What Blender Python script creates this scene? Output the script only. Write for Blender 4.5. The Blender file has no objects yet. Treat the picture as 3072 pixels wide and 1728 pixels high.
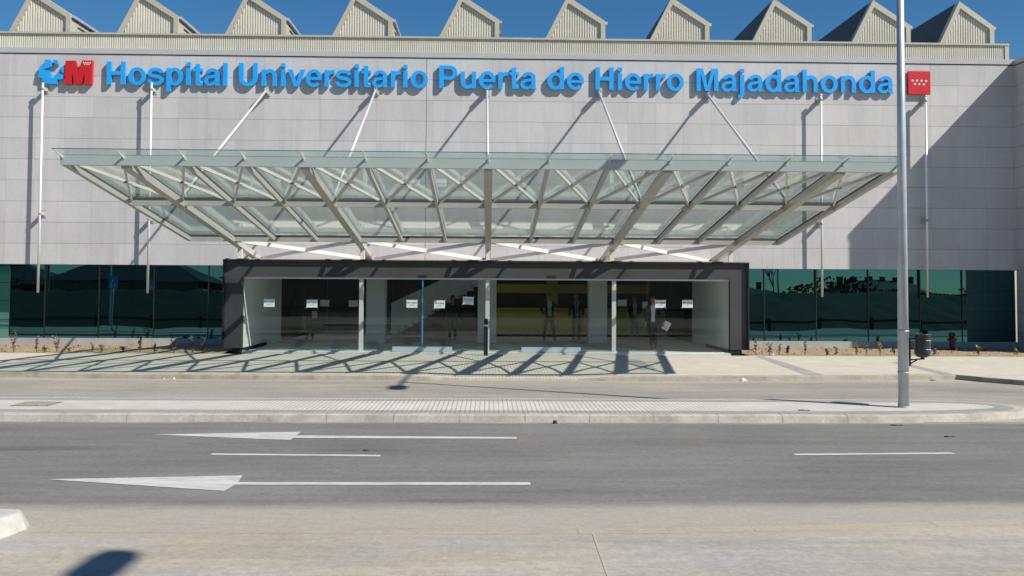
import bpy, bmesh, math, random
from mathutils import Vector, Matrix
random.seed(7)
SC = bpy.context.scene
COL = SC.collection
PI = math.pi

# ------------------------------------------------------------------ helpers
class MB:
    """collects shapes and links them as ONE mesh object"""
    def __init__(s): s.v = []; s.f = []; s.m = []; s.sm = []
    def face(s, pts, m=0, smooth=False):
        i = len(s.v); s.v += [tuple(p) for p in pts]; s.f.append(tuple(range(i, i + len(pts)))); s.m.append(m); s.sm.append(smooth)
    def box(s, x0, x1, y0, y1, z0, z1, m=0):
        i = len(s.v)
        s.v += [(x0,y0,z0),(x1,y0,z0),(x1,y1,z0),(x0,y1,z0),(x0,y0,z1),(x1,y0,z1),(x1,y1,z1),(x0,y1,z1)]
        for q in ((0,3,2,1),(4,5,6,7),(0,1,5,4),(1,2,6,5),(2,3,7,6),(3,0,4,7)):
            s.f.append(tuple(i + k for k in q)); s.m.append(m); s.sm.append(False)
        return s
    def prism(s, poly, ya, yb, m=0, msides=None):
        """polygon in XZ (counter-clockwise seen from -Y) extruded from ya (front) to yb"""
        n = len(poly); i = len(s.v)
        s.v += [(x, ya, z) for x, z in poly] + [(x, yb, z) for x, z in poly]
        s.f.append(tuple(range(i, i + n))); s.m.append(m); s.sm.append(False)
        s.f.append(tuple(range(i + 2*n - 1, i + n - 1, -1))); s.m.append(m); s.sm.append(False)
        for k in range(n):
            j = (k + 1) % n
            s.f.append((i+k, i+n+k, i+n+j, i+j)); s.m.append(m if msides is None else msides); s.sm.append(False)
        return s
    def prismz(s, poly, za, zb, m=0, mtop=None):
        """polygon in XY extruded from za (bottom) to zb (top)"""
        n = len(poly); i = len(s.v)
        s.v += [(x, y, za) for x, y in poly] + [(x, y, zb) for x, y in poly]
        s.f.append(tuple(range(i + n - 1, i - 1, -1))); s.m.append(m); s.sm.append(False)
        s.f.append(tuple(range(i + n, i + 2*n))); s.m.append(m if mtop is None else mtop); s.sm.append(False)
        for k in range(n):
            j = (k + 1) % n
            s.f.append((i+k, i+j, i+n+j, i+n+k)); s.m.append(m); s.sm.append(False)
        return s
    def bar(s, p, q, w, h, m=0, up=(0,0,1)):
        """box section from p to q, w across, h along up"""
        p = Vector(p); q = Vector(q); d = (q - p).normalized()
        a = d.cross(Vector(up)).normalized(); b = a.cross(d).normalized()
        i = len(s.v)
        for c in (p, q):
            for sa, sb in ((-1,-1),(1,-1),(1,1),(-1,1)):
                s.v.append(tuple(c + a*(sa*w/2) + b*(sb*h/2)))
        for f in ((0,1,2,3),(7,6,5,4),(0,4,5,1),(1,5,6,2),(2,6,7,3),(3,7,4,0)):
            s.f.append(tuple(i + k for k in f)); s.m.append(m); s.sm.append(False)
        return s
    def tube(s, p, q, r0, r1=None, n=14, m=0, caps=True):
        r1 = r0 if r1 is None else r1
        p = Vector(p); q = Vector(q); d = (q - p).normalized()
        a = d.orthogonal().normalized(); b = d.cross(a)
        i = len(s.v)
        for c, r in ((p, r0), (q, r1)):
            for k in range(n):
                t = 2*PI*k/n; s.v.append(tuple(c + a*(r*math.cos(t)) + b*(r*math.sin(t))))
        for k in range(n):
            j = (k+1) % n; s.f.append((i+k, i+j, i+n+j, i+n+k)); s.m.append(m); s.sm.append(True)
        if caps:
            s.f.append(tuple(range(i+n-1, i-1, -1))); s.f.append(tuple(range(i+n, i+2*n))); s.m += [m, m]; s.sm += [False, False]
        return s
    def lathe(s, prof, cx, cy, n=24, m=0):
        i = len(s.v); k = len(prof)
        for r, z in prof:
            for t in range(n):
                a = 2*PI*t/n; s.v.append((cx + r*math.cos(a), cy + r*math.sin(a), z))
        for a in range(k-1):
            for t in range(n):
                u = (t+1) % n
                s.f.append((i+a*n+t, i+a*n+u, i+(a+1)*n+u, i+(a+1)*n+t)); s.m.append(m); s.sm.append(True)
        return s
    def build(s, name, mats, parent=None, loc=None):
        me = bpy.data.meshes.new(name)
        if loc is not None:
            L = Vector(loc); me.from_pydata([tuple(Vector(v) - L) for v in s.v], [], s.f)
        else:
            me.from_pydata(s.v, [], s.f)
        if not isinstance(mats, (list, tuple)): mats = [mats]
        for m in mats: me.materials.append(m)
        me.polygons.foreach_set('material_index', s.m); me.polygons.foreach_set('use_smooth', s.sm)
        me.update()
        o = bpy.data.objects.new(name, me); COL.objects.link(o)
        if loc is not None: o.location = loc
        if parent is not None:
            o.parent = parent; o.matrix_parent_inverse = Matrix.Translation(parent.location).inverted()
        return o

def tag(o, label=None, cat=None, group=None, kind=None):
    if label: o['label'] = label
    if cat: o['category'] = cat
    if group: o['group'] = group
    if kind: o['kind'] = kind
    return o
def empty(name, loc, label, cat, group=None):
    o = bpy.data.objects.new(name, None); COL.objects.link(o); o.location = loc; o.empty_display_size = .2
    return tag(o, label, cat, group)
def copy_tree(o, parent=None):
    c = o.copy(); COL.objects.link(c)
    if parent is not None: c.parent = parent
    for ch in [x for x in bpy.data.objects if x.parent == o]: copy_tree(ch, c)
    return c

# ------------------------------------------------------------------ materials
class NT:
    def __init__(s, name):
        s.mat = bpy.data.materials.new(name); s.mat.use_nodes = True
        s.t = s.mat.node_tree; s.b = s.t.nodes['Principled BSDF']; s.out = s.t.nodes['Material Output']
        s.pos = None
    def n(s, typ, **kw):
        x = s.t.nodes.new(typ)
        for k, v in kw.items(): setattr(x, k, v)
        return x
    def l(s, a, b): s.t.links.new(a, b)
    def P(s):
        if s.pos is None: s.pos = s.n('ShaderNodeNewGeometry').outputs['Position']
        return s.pos
    def val(s, sock, v):
        if hasattr(v, 'is_linked') or hasattr(v, 'links'): s.l(v, sock)
        else: sock.default_value = v
    def math(s, op, a, b=None, c=None, clamp=False):
        x = s.n('ShaderNodeMath', operation=op, use_clamp=clamp)
        s.val(x.inputs[0], a)
        if b is not None: s.val(x.inputs[1], b)
        if c is not None: s.val(x.inputs[2], c)
        return x.outputs[0]
    def noise(s, scale, detail=3, rough=.55, vec=None, stretch=None):
        x = s.n('ShaderNodeTexNoise'); x.inputs['Scale'].default_value = scale; x.inputs['Detail'].default_value = detail; x.inputs['Roughness'].default_value = rough
        v = vec or s.P()
        if stretch:
            mp = s.n('ShaderNodeVectorMath', operation='MULTIPLY'); s.l(v, mp.inputs[0]); mp.inputs[1].default_value = stretch; v = mp.outputs[0]
        s.l(v, x.inputs['Vector']); return x.outputs['Fac']
    def ramp(s, fac, a, b, lo=0., hi=1.):
        x = s.n('ShaderNodeMapRange'); s.val(x.inputs[0], fac); x.inputs[1].default_value = a; x.inputs[2].default_value = b; x.inputs[3].default_value = lo; x.inputs[4].default_value = hi; x.clamp = True
        return x.outputs[0]
    def mix(s, fac, a, b, mode='MIX'):
        x = s.n('ShaderNodeMix', data_type='RGBA', blend_type=mode)
        s.val(x.inputs[0], fac)
        for sock, v in ((x.inputs[6], a), (x.inputs[7], b)):
            if hasattr(v, 'links'): s.l(v, sock)
            else: sock.default_value = (*v, 1) if len(v) == 3 else v
        return x.outputs[2]
    def scale(s, col, fac):
        x = s.n('ShaderNodeVectorMath', operation='SCALE')
        if hasattr(col, 'links'): s.l(col, x.inputs[0])
        else: x.inputs[0].default_value = col[:3]
        s.val(x.inputs['Scale'], fac); return x.outputs[0]
    def sep(s):
        x = s.n('ShaderNodeSeparateXYZ'); s.l(s.P(), x.inputs[0]); return x.outputs
    def bump(s, h, strength=.3, dist=.01):
        x = s.n('ShaderNodeBump'); x.inputs['Strength'].default_value = strength; x.inputs['Distance'].default_value = dist
        s.l(h, x.inputs['Height']); s.l(x.outputs[0], s.b.inputs['Normal']); return x.outputs[0]
    def line(s, coord, pitch, off, width):
        """1 on a joint line of the given width, repeated every pitch"""
        t = s.math('FRACT', s.math('DIVIDE', s.math('SUBTRACT', coord, off), pitch))
        d = s.math('MINIMUM', t, s.math('SUBTRACT', 1., t))
        return s.math('LESS_THAN', d, width/pitch/2)

def plain(name, col, rough=.6, metal=0., spec=.5, var=.08, vs=3., bump=0., bs=60., streak=0.):
    k = NT(name)
    f = k.ramp(k.noise(vs, 5, .6), .3, .7, 1-var, 1+var)
    c = k.scale(col, f)
    if streak:
        c = k.mix(k.ramp(k.noise(1., 4, .6, stretch=(6, 6, .5)), .5, .75, 0, streak), c, tuple(x*.6 for x in col))
    k.l(c, k.b.inputs['Base Color'])
    k.b.inputs['Roughness'].default_value = rough; k.b.inputs['Metallic'].default_value = metal; k.b.inputs['Specular IOR Level'].default_value = spec
    if bump: k.bump(k.noise(bs, 4), bump, .01)
    return k.mat

def facade(name, axis=0):
    k = NT(name); S = k.sep(); u, z = S[axis], S[2]
    ox = -2.054 if axis == 0 else 29.9
    rows = k.line(z, .749, 2.826, .019); cols = k.line(u, 1.008, ox, .013)
    cu = k.math('FLOOR', k.math('DIVIDE', k.math('SUBTRACT', u, ox), 1.008)); cz = k.math('FLOOR', k.math('DIVIDE', k.math('SUBTRACT', z, 2.826), .749))
    cb = k.n('ShaderNodeCombineXYZ'); k.l(cu, cb.inputs[0]); k.l(cz, cb.inputs[1])
    wn = k.n('ShaderNodeTexWhiteNoise', noise_dimensions='3D'); k.l(cb.outputs[0], wn.inputs[0])
    f = k.ramp(wn.outputs[0], 0, 1, .93, 1.045)
    f = k.math('MULTIPLY', f, k.ramp(k.noise(.8, 5, .6), .3, .7, .95, 1.05))
    f = k.math('MULTIPLY', f, k.ramp(k.noise(26, 3, .7), .3, .7, .93, 1.07))
    st = k.ramp(k.noise(1., 5, .7, stretch=(3.2, 3.2, .22)), .5, .78, 1., .86)
    f = k.math('MULTIPLY', f, st)
    c = k.scale((.53, .518, .516), f)
    c = k.mix(k.math('MULTIPLY', cols, .28), c, (.2, .2, .2))
    c = k.mix(k.math('MULTIPLY', rows, .62), c, (.13, .13, .13))
    if axis == 0:
        ej = k.math('LESS_THAN', k.math('ABSOLUTE', k.math('SUBTRACT', u, -2.29)), .013)
        c = k.mix(k.math('MULTIPLY', ej, .75), c, (.07, .07, .07))
    k.l(c, k.b.inputs['Base Color']); k.b.inputs['Roughness'].default_value = .75
    k.bump(k.noise(90, 4), .25, .004)
    return k.mat

def asphalt(name, base, sand_amt, sandcol=(.36, .31, .25), edges=None, dark_patches=(), base2=None, silt=None):
    k = NT(name); S = k.sep()
    g = k.noise(15, 10, .86)
    f = k.math('MULTIPLY', k.ramp(g, .32, .68, .70, 1.30), k.ramp(k.noise(.5, 7, .68, stretch=(.35, 1.3, 1)), .3, .7, .78, 1.18))
    f = k.math('MULTIPLY', f, k.ramp(k.noise(2.2, 6, .75, stretch=(.22, 2.6, 1)), .35, .7, .88, 1.1))
    for sx, sy, rx, ry, amt in dark_patches:  # darker ellipses with ragged edges
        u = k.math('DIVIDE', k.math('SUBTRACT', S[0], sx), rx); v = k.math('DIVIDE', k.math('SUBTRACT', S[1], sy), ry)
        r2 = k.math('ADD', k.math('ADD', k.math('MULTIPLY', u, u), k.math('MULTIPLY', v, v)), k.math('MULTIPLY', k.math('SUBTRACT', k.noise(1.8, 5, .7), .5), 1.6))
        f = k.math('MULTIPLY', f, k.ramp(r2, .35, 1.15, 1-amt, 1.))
    bc = base
    if base2: bc = k.mix(k.ramp(k.noise(.42, 5, .62, stretch=(.7, 1.2, 1)), .42, .62), base, base2)
    c = k.scale(bc, f)
    if silt:
        y0, hw, col_ = silt
        yy = k.math('SUBTRACT', k.math('SUBTRACT', S[1], y0), k.math('MULTIPLY', k.math('MAXIMUM', S[0], 0.), .07))
        wob = k.math('ADD', k.math('ABSOLUTE', yy), k.math('MULTIPLY', k.math('SUBTRACT', k.noise(2.6, 7, .75, stretch=(.5, 1, 1)), .5), .5))
        c = k.mix(k.math('MULTIPLY', k.ramp(wob, hw*.3, hw, 1., 0.), k.ramp(k.noise(7, 6, .75, stretch=(.5, 1.4, 1)), .35, .62, .15, .9)), c, k.scale(col_, k.ramp(k.noise(20, 5, .75), .3, .7, .78, 1.15)))
    dust = k.ramp(k.noise(.9, 7, .68, stretch=(.4, 1.5, 1)), .45, .8, 0, sand_amt)
    if edges:
        y0, y1, w0, w1, amp = edges
        wob = k.math('MULTIPLY', k.math('SUBTRACT', k.noise(1.6, 6, .7, stretch=(.5, 1, 1)), .5), amp)
        yy = k.math('ADD', S[1], wob)
        e = k.math('MAXIMUM', k.ramp(yy, y0, y0 + w0, 1., 0.), k.ramp(yy, y1 - w1, y1, 0., 1.))
        e = k.math('MULTIPLY', e, k.ramp(k.noise(5, 5, .7, stretch=(.5, 1.5, 1)), .25, .6, .62, 1.))
        dust = k.math('MAXIMUM', dust, e)
    c = k.mix(dust, c, k.scale(sandcol, k.ramp(k.noise(30, 5, .7), .3, .7, .85, 1.12)))
    k.l(c, k.b.inputs['Base Color']); k.b.inputs['Roughness'].default_value = .88; k.b.inputs['Specular IOR Level'].default_value = .25
    k.bump(g, .5, .006)
    return k.mat

def grooved(name, col, pitch=.0825, groove=.85, dirt=.25, w=.018, cross=None, dcol=(.3, .27, .22)):
    k = NT(name); S = k.sep()
    ln = k.line(S[0], pitch, 0.02, w)
    f = k.math('MULTIPLY', k.ramp(k.noise(1.3, 6, .65), .3, .7, .9, 1.07), k.ramp(k.noise(45, 4, .7), .3, .7, .92, 1.07))
    cu = k.math('FLOOR', k.math('DIVIDE', S[0], .33)); cv = k.math('FLOOR', k.math('DIVIDE', S[1], .33))
    cb = k.n('ShaderNodeCombineXYZ'); k.l(cu, cb.inputs[0]); k.l(cv, cb.inputs[1])
    wn = k.n('ShaderNodeTexWhiteNoise', noise_dimensions='3D'); k.l(cb.outputs[0], wn.inputs[0])
    f = k.math('MULTIPLY', f, k.ramp(wn.outputs[0], 0, 1, .96, 1.04))
    c = k.scale(col, f)
    c = k.mix(k.ramp(k.noise(.7, 6, .7, stretch=(.6, 1, 1)), .45, .75, 0, dirt), c, dcol)
    lf = k.math('MULTIPLY', ln, k.ramp(k.noise(2.5, 4, .6), .3, .65, groove*.35, groove))
    if cross:
        lf = k.math('MAXIMUM', lf, k.math('MULTIPLY', k.line(S[1], cross, .1, .02), groove*.7))
    c = k.mix(lf, c, tuple(x*.33 for x in col))
    k.l(c, k.b.inputs['Base Color']); k.b.inputs['Roughness'].default_value = .85; k.b.inputs['Specular IOR Level'].default_value = .3
    k.bump(k.math('MULTIPLY', ln, -1.), .5, .01)
    return k.mat

def glass(name, tint, f0=.05, body=0., bodycol=(.6, .7, .66), rough=0., wav=0., f1=.95):
    """clear sheet glass: tinted transmission, mirror reflection rising to the edge, a little body scatter"""
    k = NT(name); k.t.nodes.remove(k.b)
    lw = k.n('ShaderNodeLayerWeight'); lw.inputs[0].default_value = .5
    F = k.math('ADD', k.math('MULTIPLY', k.math('POWER', lw.outputs['Facing'], 5.), f1 - f0), f0)
    tr = k.n('ShaderNodeBsdfTransparent'); tr.inputs[0].default_value = (*tint, 1)
    gl = k.n('ShaderNodeBsdfGlossy'); gl.inputs['Roughness'].default_value = rough; gl.inputs[0].default_value = (.9, .95, .93, 1)
    sh = tr.outputs[0]
    if body:
        df = k.n('ShaderNodeBsdfTranslucent'); df.inputs[0].default_value = (*bodycol, 1)
        d2 = k.n('ShaderNodeBsdfDiffuse'); d2.inputs[0].default_value = (*bodycol, 1)
        a = k.n('ShaderNodeMixShader'); a.inputs[0].default_value = .5; k.l(df.outputs[0], a.inputs[1]); k.l(d2.outputs[0], a.inputs[2])
        m = k.n('ShaderNodeMixShader'); k.l(k.ramp(k.noise(.9, 5, .6), .3, .75, body*.6, body*1.5), m.inputs[0]); k.l(sh, m.inputs[1]); k.l(a.outputs[0], m.inputs[2]); sh = m.outputs[0]
    if wav:
        b = k.n('ShaderNodeBump'); b.inputs['Strength'].default_value = 1.; b.inputs['Distance'].default_value = wav
        k.l(k.noise(.7, 1, .4), b.inputs['Height']); k.l(b.outputs[0], gl.inputs['Normal'])
    m = k.n('ShaderNodeMixShader'); k.l(F, m.inputs[0]); k.l(sh, m.inputs[1]); k.l(gl.outputs[0], m.inputs[2])
    k.l(m.outputs[0], k.out.inputs[0])
    return k.mat

def mirror_glass(name, base=(.001, .003, .003), refl=(.085, .235, .25), f0=.62, wav=.0022):
    """solar control glazing: dark green body with a strong tinted reflection"""
    k = NT(name); k.t.nodes.remove(k.b)
    lw = k.n('ShaderNodeLayerWeight'); lw.inputs[0].default_value = .5
    F = k.math('ADD', k.math('MULTIPLY', k.math('POWER', lw.outputs['Facing'], 5.), 1 - f0), f0)
    df = k.n('ShaderNodeBsdfDiffuse'); df.inputs[0].default_value = (*base, 1)
    gl = k.n('ShaderNodeBsdfGlossy'); gl.inputs['Roughness'].default_value = .004; gl.inputs[0].default_value = (*refl, 1)
    b = k.n('ShaderNodeBump'); b.inputs['Strength'].default_value = 1.; b.inputs['Distance'].default_value = wav
    k.l(k.noise(.55, 1, .4, stretch=(1, 1, 1.3)), b.inputs['Height']); k.l(b.outputs[0], gl.inputs['Normal'])
    m = k.n('ShaderNodeMixShader'); k.l(F, m.inputs[0]); k.l(df.outputs[0], m.inputs[1]); k.l(gl.outputs[0], m.inputs[2])
    k.l(m.outputs[0], k.out.inputs[0])
    return k.mat

M = {}
M['facade'] = facade('stone panels'); M['facade_side'] = facade('stone panels side', 1)
M['plinth'] = plain('plinth stone', (.40, .385, .39), .8, var=.1, vs=1.2, bump=.2, streak=.35)
M['coping'] = plain('coping metal', (.445, .45, .465), .45, var=.05, vs=.8)
M['gap'] = plain('dark gap', (.03, .03, .035), .8)
M['clad'] = plain('cream corrugated sheet', (.67, .645, .555), .45, var=.07, vs=1.1, streak=.15)
M['clad_frame'] = plain('cream sheet trim', (.47, .445, .375), .5, var=.06, vs=1.5, streak=.15)
M['roof_dark'] = plain('dark roof sheet', (.05, .065, .07), .6, var=.1, vs=2)
M['ribbon'] = mirror_glass('ribbon window glass')
M['mullion'] = plain('dark mullion', (.01, .013, .013), .4)
M['teal'] = mirror_glass('green spandrel glass', (.02, .09, .08), (.3, .6, .55), .45)
M['steel'] = plain('painted canopy steel', (.43, .42, .395), .42, var=.07, vs=2.2, streak=.12)
M['steel_face'] = plain('painted front beam', (.47, .495, .48), .35, var=.04, vs=1.5)
M['steel_light'] = plain('painted braces', (.56, .55, .51), .4, var=.06, vs=3)
M['bar_shade'] = plain('dark glazing gasket', (.07, .07, .066), .6)  # shade on the glazing bars put into a dark colour
M['steel_white'] = plain('white painted steel', (.60, .59, .57), .4, var=.05, vs=2)
M['canopy_glass'] = glass('canopy glass', (.885, .93, .918), .05, .016, (.58, .68, .65))
M['door_glass'] = glass('entrance glass', (.94, .965, .955), .029, 0, wav=.0004, f1=.75)
M['inner_glass'] = glass('inner glass', (.96, .97, .965), .012)
M['box'] = plain('anthracite panels', (.060, .0605, .064), .5, 0., .2, var=.12, vs=1.4)
M['box_dark'] = plain('anthracite trim', (.022, .022, .024), .5, 0., .2)
M['gravel'] = plain('pale roof gravel', (.55, .51, .44), .9, var=.18, vs=14, bump=.4, bs=40)
M['chrome'] = plain('polished steel', (.80, .80, .80), .28, .12, var=.03)
M['galv'] = plain('galvanised steel', (.52, .55, .585), .38, .35, var=.12, vs=3, streak=.2)
M['blue'] = plain('sign blue', (.022, .35, .82), .42, var=.04, vs=2)
M['red'] = plain('sign red', (.56, .012, .018), .45, var=.06, vs=3)
M['white'] = plain('white', (.80, .80, .78), .5, var=.03)
M['paper'] = plain('paper', (.78, .80, .80), .7, var=.03)
M['ink'] = plain('black ink', (.02, .02, .025), .7)
M['black'] = plain('black coated metal', (.014, .013, .017), .42, var=.1)
M['bin'] = plain('dark grey bin sheet', (.035, .04, .043), .42, var=.1)
M['alu'] = plain('aluminium rail', (.60, .66, .70), .35, .35, var=.05, vs=4)
M['film'] = plain('blue protective film', (.06, .30, .62), .35, var=.1)
M['asphalt'] = asphalt('asphalt road', (.172, .168, .160), .14, (.36, .335, .285), edges=(9.34, 15.45, .42, .28, .5), dark_patches=((-6.5, 12.85, 1.5, .20, .26), (-1.9, 12.75, .8, .12, .2), (-.3, 9.75, .8, .1, .22), (.6, 10.2, 2.2, .10, .12), (5.5, 13.4, 4.5, .18, .09), (-6, 14.6, 3, .25, .1)), silt=(8.95, .5, (.385, .335, .265)))
M['asphalt_in'] = asphalt('dusty asphalt lane', (.275, .26, .232), .6, (.40, .355, .29), edges=(17.7, 22.4, .3, .9, .7), dark_patches=((2.0, 19.6, 4, .4, .1), (11.1, 20.3, 1.8, .5, .2), (-6, 20.4, 3, .3, .1)), base2=(.30, .285, .255))
M['apron'] = asphalt('pale concrete apron', (.35, .337, .31), .4, (.39, .345, .275), base2=(.385, .348, .275), silt=(8.42, .4, (.40, .345, .27)))
M['sand'] = plain('sandy ground', (.40, .34, .25), .95, var=.16, vs=5, bump=.4)
M['soil'] = plain('bare soil', (.30, .225, .14), .95, var=.3, vs=6, bump=.8, bs=14)
def kerbmat(name, col, dirt, amt):
    k = NT(name)
    f = k.math('MULTIPLY', k.ramp(k.noise(3.2, 7, .72), .3, .7, .78, 1.16), k.ramp(k.noise(22, 5, .7), .3, .7, .88, 1.1))
    c = k.mix(k.ramp(k.noise(1.6, 7, .75, stretch=(.8, 1, 1.5)), .46, .66, 0, amt), k.scale(col, f), k.scale(dirt, f))
    k.l(c, k.b.inputs['Base Color']); k.b.inputs['Roughness'].default_value = .88; k.bump(k.noise(16, 6, .7), .6, .012); return k.mat
M['kerb'] = kerbmat('island kerb concrete', (.44, .41, .36), (.27, .25, .215), .7)
M['kerb_dirty'] = kerbmat('dusty sidewalk kerb', (.36, .32, .255), (.23, .20, .16), .75)
M['kerb_white'] = plain('pale kerb concrete', (.43, .42, .385), .8, var=.16, vs=7, bump=.2)
M['tile_white'] = grooved('pale grooved tiles', (.55, .525, .475), dirt=.22)
M['tile_grey'] = grooved('grey grooved tiles', (.30, .30, .30), dirt=.45, dcol=(.42, .39, .34), groove=.75)
M['pave'] = grooved('sidewalk tiles', (.545, .505, .42), .0825, .6, .42, .015, dcol=(.42, .385, .32))
M['pave_band'] = grooved('grey tile band', (.34, .33, .325), .0825, .4, .3)
M['grass'] = plain('dark grass', (.010, .015, .006), .95, var=.5, vs=.9, bump=1., bs=6)
M['wall_in'] = plain('interior plaster', (.80, .80, .79), .8, var=.03)
M['floor_in'] = plain('lobby floor', (.66, .645, .61), .45, var=.1, vs=2)
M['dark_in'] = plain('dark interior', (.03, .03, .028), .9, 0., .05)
M['yellow'] = plain('mustard panels', (.40, .33, .015), .6, var=.08)
M['grey_in'] = plain('stair concrete', (.80, .79, .77), .8, var=.08)
M['hydrant'] = plain('red hydrant paint', (.10, .014, .011), .4, var=.12)
def added_fill_panel():  # translucent sheet added to spread diffuse sun into the lobby
    k = NT('frosted laylight'); k.t.nodes.remove(k.b)
    a = k.n('ShaderNodeBsdfTranslucent'); a.inputs[0].default_value = (.58, .59, .58, 1)
    k.l(a.outputs[0], k.out.inputs[0]); return k.mat
M['added_fill_panel'] = added_fill_panel()
M['marking'] = None
def marking():
    k = NT('worn road paint')
    g = k.noise(5, 10, .9, stretch=(.35, 1.6, 1)); f = k.math('MAXIMUM', k.ramp(g, .44, .6, 0.05, .8), k.ramp(k.noise(2.6, 6, .8, stretch=(.6, 1.6, 1)), .55, .66, 0, .75))
    c = k.mix(f, k.scale((.60, .595, .575), k.ramp(k.noise(60, 4, .7), .3, .7, .88, 1.08)), (.30, .295, .28))
    k.l(c, k.b.inputs['Base Color']); k.b.inputs['Roughness'].default_value = .8
    return k.mat
M['marking'] = marking()

# ------------------------------------------------------------------ camera, light, world
H = 2.128
F_ = Vector((0.02496668, 0.99909682, 0.03438331)); R_ = Vector((0.9996662, -0.02517998, 0.00578451)); U_ = Vector((-0.00664506, -0.03422741, 0.99939198))
cam = bpy.data.cameras.new('camera'); co = bpy.data.objects.new('camera', cam); COL.objects.link(co)
cam.sensor_width = 36; cam.lens = 2764.4157/3072*36; cam.shift_y = -0.0321923; cam.clip_end = 3000; cam.clip_start = .1
co.matrix_world = Matrix(((R_.x, U_.x, -F_.x, 0), (R_.y, U_.y, -F_.y, 0), (R_.z, U_.z, -F_.z, H), (0, 0, 0, 1)))
SC.camera = co
LX, LZ = 1.795, 1.876
Ld = Vector((-LX, 1, -LZ)).normalized()
sun = bpy.data.lights.new('sun', 'SUN'); so = bpy.data.objects.new('sun', sun); COL.objects.link(so)
sun.energy = 4.9; sun.angle = math.radians(.53); sun.color = (1, .945, .86)
so.rotation_euler = Ld.to_track_quat('-Z', 'Y').to_euler(); so.location = (10, -6, 25)
w = bpy.data.worlds.new('World'); SC.world = w; w.use_nodes = True
bg = w.node_tree.nodes['Background']; sky = w.node_tree.nodes.new('ShaderNodeTexSky'); sky.sky_type = 'NISHITA'; sky.sun_disc = False
sky.sun_elevation = math.asin(-Ld.z); sky.sun_rotation = math.atan2(LX, -1); sky.air_density = 1.0; sky.dust_density = .2; sky.ozone_density = 2.; sky.altitude = 700
hs = w.node_tree.nodes.new('ShaderNodeHueSaturation'); hs.inputs['Saturation'].default_value = 1.36
w.node_tree.links.new(sky.outputs[0], hs.inputs['Color']); w.node_tree.links.new(hs.outputs[0], bg.inputs[0]); bg.inputs[1].default_value = .070
SC.view_settings.view_transform = 'Standard'; SC.view_settings.look = 'None'; SC.view_settings.exposure = .38; SC.view_settings.gamma = 1
SC.cycles.use_denoising = True; SC.cycles.max_bounces = 10; SC.cycles.transparent_max_bounces = 24; SC.cycles.glossy_bounces = 5
SC.cycles.caustics_reflective = False; SC.cycles.caustics_refractive = False

# ------------------------------------------------------------------ the ground
def structure(o): o['kind'] = 'structure'; return o
g = MB(); g.face([(-400,-60,-.16),(400,-60,-.16),(400,600,-.16),(-400,600,-.16)]); structure(g.build('ground', M['sand']))
# asphalt road and the dusty inner lane
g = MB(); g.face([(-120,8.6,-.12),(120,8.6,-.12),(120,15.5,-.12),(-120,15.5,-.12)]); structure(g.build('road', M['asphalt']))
g = MB(); g.face([(-120,17.6,-.116),(5.5,17.6,-.116),(5.5,15.44,-.116),(120,15.44,-.116),(120,23.9,-.116),(-120,23.9,-.116)]); structure(g.build('inner_lane', M['asphalt_in']))
# concrete apron in front with its flush kerb
edge = [(-60,8.62),(-3.56,8.62),(0,8.55),(1.66,8.57),(3.26,8.68),(5.2,8.9),(9,9.35),(60,12)]
g = MB(); g.face([(-60,-40,-.1)] + [(60,-40,-.1)] + [(x, y - .176, -.1) for x, y in edge[::-1]]); structure(g.build('pavement_apron', M['apron']))
g = MB()
for (xa, ya), (xb, yb) in zip(edge, edge[1:]):
    L = math.hypot(xb-xa, yb-ya); n = max(1, int(round(L/.9))) if xb < 12 and xa > -12 else max(1, int(L/.9))
    for i in range(n):
        a, b = i/n, (i+1)/n - .0025/L
        p = (xa+(xb-xa)*a, ya+(yb-ya)*a); q = (xa+(xb-xa)*b, ya+(yb-ya)*b)
        dz = random.uniform(-.001, .0015)
        g.prismz([(p[0], p[1]-.175), (q[0], q[1]-.175), (q[0], q[1]+.02), (p[0], p[1]+.02)], -.2, -.098+dz)
structure(g.build('flush_kerb', M['apron']))
g = MB(); g.face([(.948,8.42,-.0965),(.968,8.42,-.0965),(.915,5.5,-.0965),(.895,5.5,-.0965)]); structure(g.build('pavement_joint', plain('joint filler', (.39,.36,.30), .9)))
# raised white kerb end, bottom corner of the view
g = MB()
pr = [(-4.235, 8.205), (-4.17, 8.56), (-4.27, 8.80), (-4.42, 8.86), (-9, 8.95), (-9, 6.0), (-4.62, 6.6)]
pt = [(-4.40, 8.24), (-4.255, 8.58), (-4.32, 8.70), (-4.44, 8.74), (-9, 8.85), (-9, 6.1), (-4.8, 6.65)]
n = len(pr); lerp = lambda p, q, t: (p[0]+(q[0]-p[0])*t, p[1]+(q[1]-p[1])*t)
rings = [[(*lerp(p, q, t), z) for p, q in zip(pr, pt)] for t, z in ((0, -.13), (.62, -.01), (.78, .02), (1., .042), (1.35, .05))]
for P, Q in zip(rings, rings[1:]):
    for k in range(n): g.face([P[k], P[(k+1)%n], Q[(k+1)%n], Q[k]], smooth=True)
g.face(rings[-1]); structure(g.build('raised_kerb', M['kerb_white']))

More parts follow.
